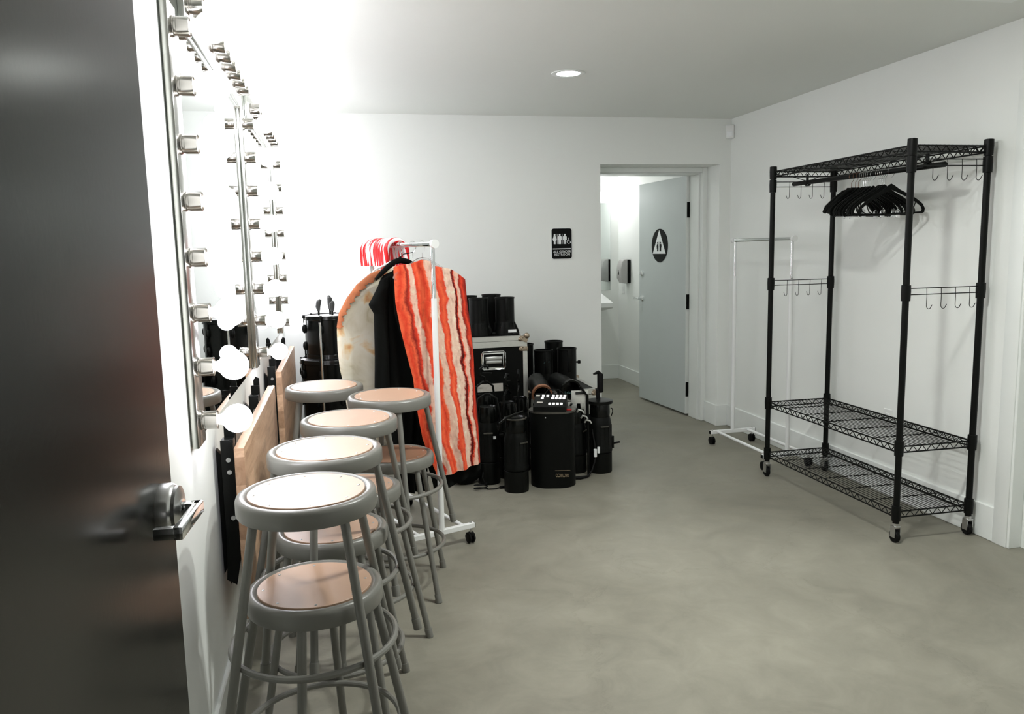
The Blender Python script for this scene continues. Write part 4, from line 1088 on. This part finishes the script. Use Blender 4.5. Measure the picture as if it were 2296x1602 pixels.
# ------------------------------------------------------------------ wall and ceiling fixtures
SW_, SH_ = .160, .232
sg = thing('restroom_wall_sign', 'black rectangular sign reading ALL GENDER RESTROOM on the white back wall', 'sign', (1.687, YB, 1.529))
FM = Matrix.Rotation(PI / 2, 4, 'X')
def rrect(w, h, r, n=6):
    o = []
    for (cx_, cy_, a0) in ((w / 2 - r, h / 2 - r, 0), (-w / 2 + r, h / 2 - r, 90), (-w / 2 + r, -h / 2 + r, 180), (w / 2 - r, -h / 2 + r, 270)):
        for i in range(n + 1):
            a = math.radians(a0 + 90 * i / n); o.append((cx_ + r * math.cos(a), cy_ + r * math.sin(a)))
    return o
mb = MB(); mb.prism(rrect(SW_ + .008, SH_ + .008, .020), .0, .004, FM); obj('border', mb, M['signwhite'], sg)
mb = MB(); mb.prism(rrect(SW_, SH_, .017), .004, .0065, FM); obj('plate', mb, M['signblack'], sg)
mb = MB()
for (px, k_) in ((-.057, 'w'), (-.016, 'm'), (.024, 'm')): person(mb, px, .036, .078, .0065, .008, FM, k_)
for px in (-.0365, .004): mb.prism([(px - .0012, -.002), (px + .0012, -.002), (px + .0012, .075), (px - .0012, .075)], .0065, .008, FM)
mb.tube([FM @ Vector((.056 + .014 * math.cos(math.radians(a)), .014 + .014 * math.sin(math.radians(a)), .0075)) for a in range(110, 380, 15)], .0017, 5)
mb.tube([FM @ Vector(p) for p in ((.054, .036, .0075), (.055, .020, .0075), (.066, .019, .0075), (.072, .006, .0075), (.077, .008, .0075))], .0018, 5)
mb.prism(circ(.0535, .042, .0042, 12), .0065, .008, FM)
obj('pictogram', mb, M['signwhite'], sg)
mb = MB(); mb.prism([(-.072, -.043), (.072, -.043), (.072, -.036), (-.072, -.036)], .0065, .008, FM); obj('divider_bar', mb, M['signwhite'], sg)
me = text_mesh('ALL GENDER\nRESTROOM', .0245, .0006, Matrix.Translation((.002, -.0072, -.073)) @ FM); obj('lettering', me, M['signwhite'], sg)
md = thing('motion_detector', 'small white motion detector in the upper corner of the walls', 'detector', (XR - .022, YB - .022, 2.33), math.radians(-45))
mb = MB(); mb.box(-.034, .034, -.022, .022, 0, .105, .008, 3); obj('detector_body', mb, M['white_plastic'], md)
mb = MB(); mb.box(-.024, .024, -.0235, -.021, .012, .055, .003, 1); obj('lens_window', mb, M['signwhite'], md)
dl = thing('downlight', 'round recessed ceiling downlight, lit, before the restroom door', 'ceiling light', (1.335, 4.56, ZC))
mb = MB(); mb.lathe([(.098, 0), (.098, -.004), (.090, -.007), (.068, -.004), (.066, .0)], 40); obj('trim_ring', mb, M['trim'], dl)
mb = MB(); mb.lathe([(0, -.0045), (.045, -.0045), (.066, -.0035), (.066, -.001), (0, -.001)], 40); obj('lamp_disc', mb, M['down'], dl)
pv = thing('ceiling_access_panel', 'white square panel in the ceiling at the upper right edge', 'panel', (2.66, 2.845, ZC))
mb = MB(); mb.box(-.18, .18, -.17, .17, -.006, 0, .002, 1); obj('panel_frame', mb, M['trim'], pv)
mb = MB(); mb.box(-.145, .145, -.135, .135, -.009, -.005, .001, 1); obj('panel_door', mb, M['white_plastic'], pv)
po = thing('wall_outlet', 'low white outlet plate on the right wall behind the black rack', 'outlet', (XR, 4.02, .40))
mb = MB(); mb.box(-.006, 0, -.036, .036, 0, .115, .003, 1); obj('plate', mb, M['white_plastic'], po)
mb = MB(); mb.box(-.008, -.005, -.017, .017, .024, .091, .002, 1); obj('receptacle', mb, M['white_plastic'], po)

# ------------------------------------------------------------------ restroom
sk = thing('restroom_sink', 'white wall-hung restroom sink with a sloped end beside the doorway', 'sink', (2.36, RY1, 0))
mb = MB(); mb.prism([(0, .775), (-.48, .845), (-.50, .86), (-.50, .905), (-.46, .915), (-.05, 1.0), (0, 1.01)], 0, .49, Matrix(((0, 0, 1, 0), (1, 0, 0, 0), (0, 1, 0, 0), (0, 0, 0, 1))), .006); obj('basin', mb, M['white_plastic'], sk)
mb = MB(); mb.tube([(.245, -.10, .99), (.245, -.10, 1.08), (.245, -.13, 1.11), (.245, -.20, 1.10), (.245, -.21, 1.07)], .011, 12); obj('faucet', mb, M['chrome'], sk)
mb = MB(); mb.tube([(.245, -.2, .84), (.245, -.2, .55), (.245, -.1, .5), (.245, -.01, .52)], .02, 12); obj('drain_pipe', mb, M['chrome'], sk)
rm = thing('restroom_mirror', 'plain frameless mirror on the restroom wall above the sink', 'mirror', (2.69, RY1, 1.02))
mb = MB(); mb.box(-.30, .30, -.006, 0, 0, .975); obj('mirror_glass', mb, M['mirror'], rm)
rl = thing('restroom_vanity_light', 'glowing white wall light above the restroom mirror', 'wall light', (2.69, RY1, 2.02))
mb = MB(); mb.box(-.28, .28, -.03, 0, -.03, .10, .004, 1); obj('back_plate', mb, M['trim'], rl)
mb = MB(); mb.box(-.27, .27, -.10, -.03, -.02, .09, .03, 4); obj('glass_shade', mb, M['rlight'], rl)
sd = thing('soap_dispenser', 'grey and white soap dispenser on the right-hand restroom wall', 'dispenser', (RX1, 8.30, 1.10), 0)
mb = MB(); mb.box(-.035, 0, -.075, .075, .005, .262, .008, 2); obj('back_plate', mb, M['black_matte'], sd)
mb = MB(); mb.prism([(-.034, .0), (-.085, .008), (-.112, .06), (-.116, .15), (-.100, .235), (-.075, .264), (-.034, .268)], -.072, .072, Matrix(((1, 0, 0, 0), (0, 0, -1, 0), (0, 1, 0, 0), (0, 0, 0, 1))), .012); obj('cover', mb, M['grey_plastic'], sd)
mb = MB(); mb.prism([(-.014, 0), (.014, 0), (.016, .02), (0, .052), (-.016, .02)], -.002, .002, Matrix.Translation((-.1165, 0, .10)) @ Matrix.Rotation(-PI / 2, 4, 'Z') @ Matrix.Rotation(PI / 2, 4, 'X')); obj('level_window', mb, M['black_gloss'], sd)
os_ = thing('restroom_switch', 'small white switch plate below the soap dispenser', 'switch', (RX1, 8.46, .98))
mb = MB(); mb.box(-.006, 0, -.035, .035, 0, .115, .003, 1); obj('plate', mb, M['white_plastic'], os_)
mb = MB(); mb.box(-.010, -.005, -.009, .009, .04, .075, .002, 1); obj('toggle', mb, M['white_plastic'], os_)

# ------------------------------------------------------------------ light: lamps beyond the frame, one of them added fill
def lamp(name, loc, power, size, col=(.96, 1, .96)):
    l = bpy.data.lights.new(name, 'AREA'); l.shape = 'DISK'; l.size = size; l.energy = power; l.color = col
    o = bpy.data.objects.new(name, l); COL.objects.link(o); o.location = loc
    return o
def spot(name, loc, power, cone, col=(1, 1, .95)):
    l = bpy.data.lights.new(name, 'SPOT'); l.energy = power; l.spot_size = math.radians(cone); l.spot_blend = .9; l.shadow_soft_size = .06; l.color = col
    o = bpy.data.objects.new(name, l); COL.objects.link(o); o.location = loc
spot('recessed_lamp_over_entry', (1.05, 2.6, ZC - .01), 88, 130, (.97, 1, .95))
lamp('added_fill_lamp', (1.5, 2.6, ZC - .012), 28, .16, (.97, 1, .95))  # unseen area lamp added as soft fill to brighten the right wall
lamp('restroom_ceiling_lamp', (2.2, 7.3, RZ - .01), 5, .2)
w = bpy.data.worlds.new('World'); sc.world = w; w.use_nodes = True
w.node_tree.nodes['Background'].inputs['Color'].default_value = (.5, .52, .5, 1)
w.node_tree.nodes['Background'].inputs['Strength'].default_value = .02

# ------------------------------------------------------------------ camera
cd_ = bpy.data.cameras.new('camera'); cam = bpy.data.objects.new('camera', cd_); COL.objects.link(cam)
F_PX, PITCH, YAW, ROLL = 1782.6, .13246, .20943, -.021476
cd_.sensor_fit = 'HORIZONTAL'; cd_.sensor_width = 36.0; cd_.lens = 36.0 * F_PX / 2296.0
cd_.clip_start = .02
fwd = Vector((math.sin(YAW) * math.cos(PITCH), math.cos(YAW) * math.cos(PITCH), -math.sin(PITCH)))
rgt = Vector((math.cos(YAW), -math.sin(YAW), 0)); upv = rgt.cross(fwd)
r2 = rgt * math.cos(ROLL) + upv * math.sin(ROLL); u2 = -rgt * math.sin(ROLL) + upv * math.cos(ROLL)
mw = Matrix(((r2.x, u2.x, -fwd.x, 0), (r2.y, u2.y, -fwd.y, 0), (r2.z, u2.z, -fwd.z, 1.48), (0, 0, 0, 1)))
cam.matrix_world = mw
sc.camera = cam
sc.view_settings.view_transform = 'Standard'; sc.view_settings.look = 'None'
sc.view_settings.exposure = 0.15; sc.view_settings.gamma = 1.0; sc.view_settings.use_curve_mapping = False
sc.cycles.use_denoising = True
sc.cycles.max_bounces = 10; sc.cycles.diffuse_bounces = 6; sc.cycles.glossy_bounces = 6
sc.cycles.sample_clamp_indirect = 6.0
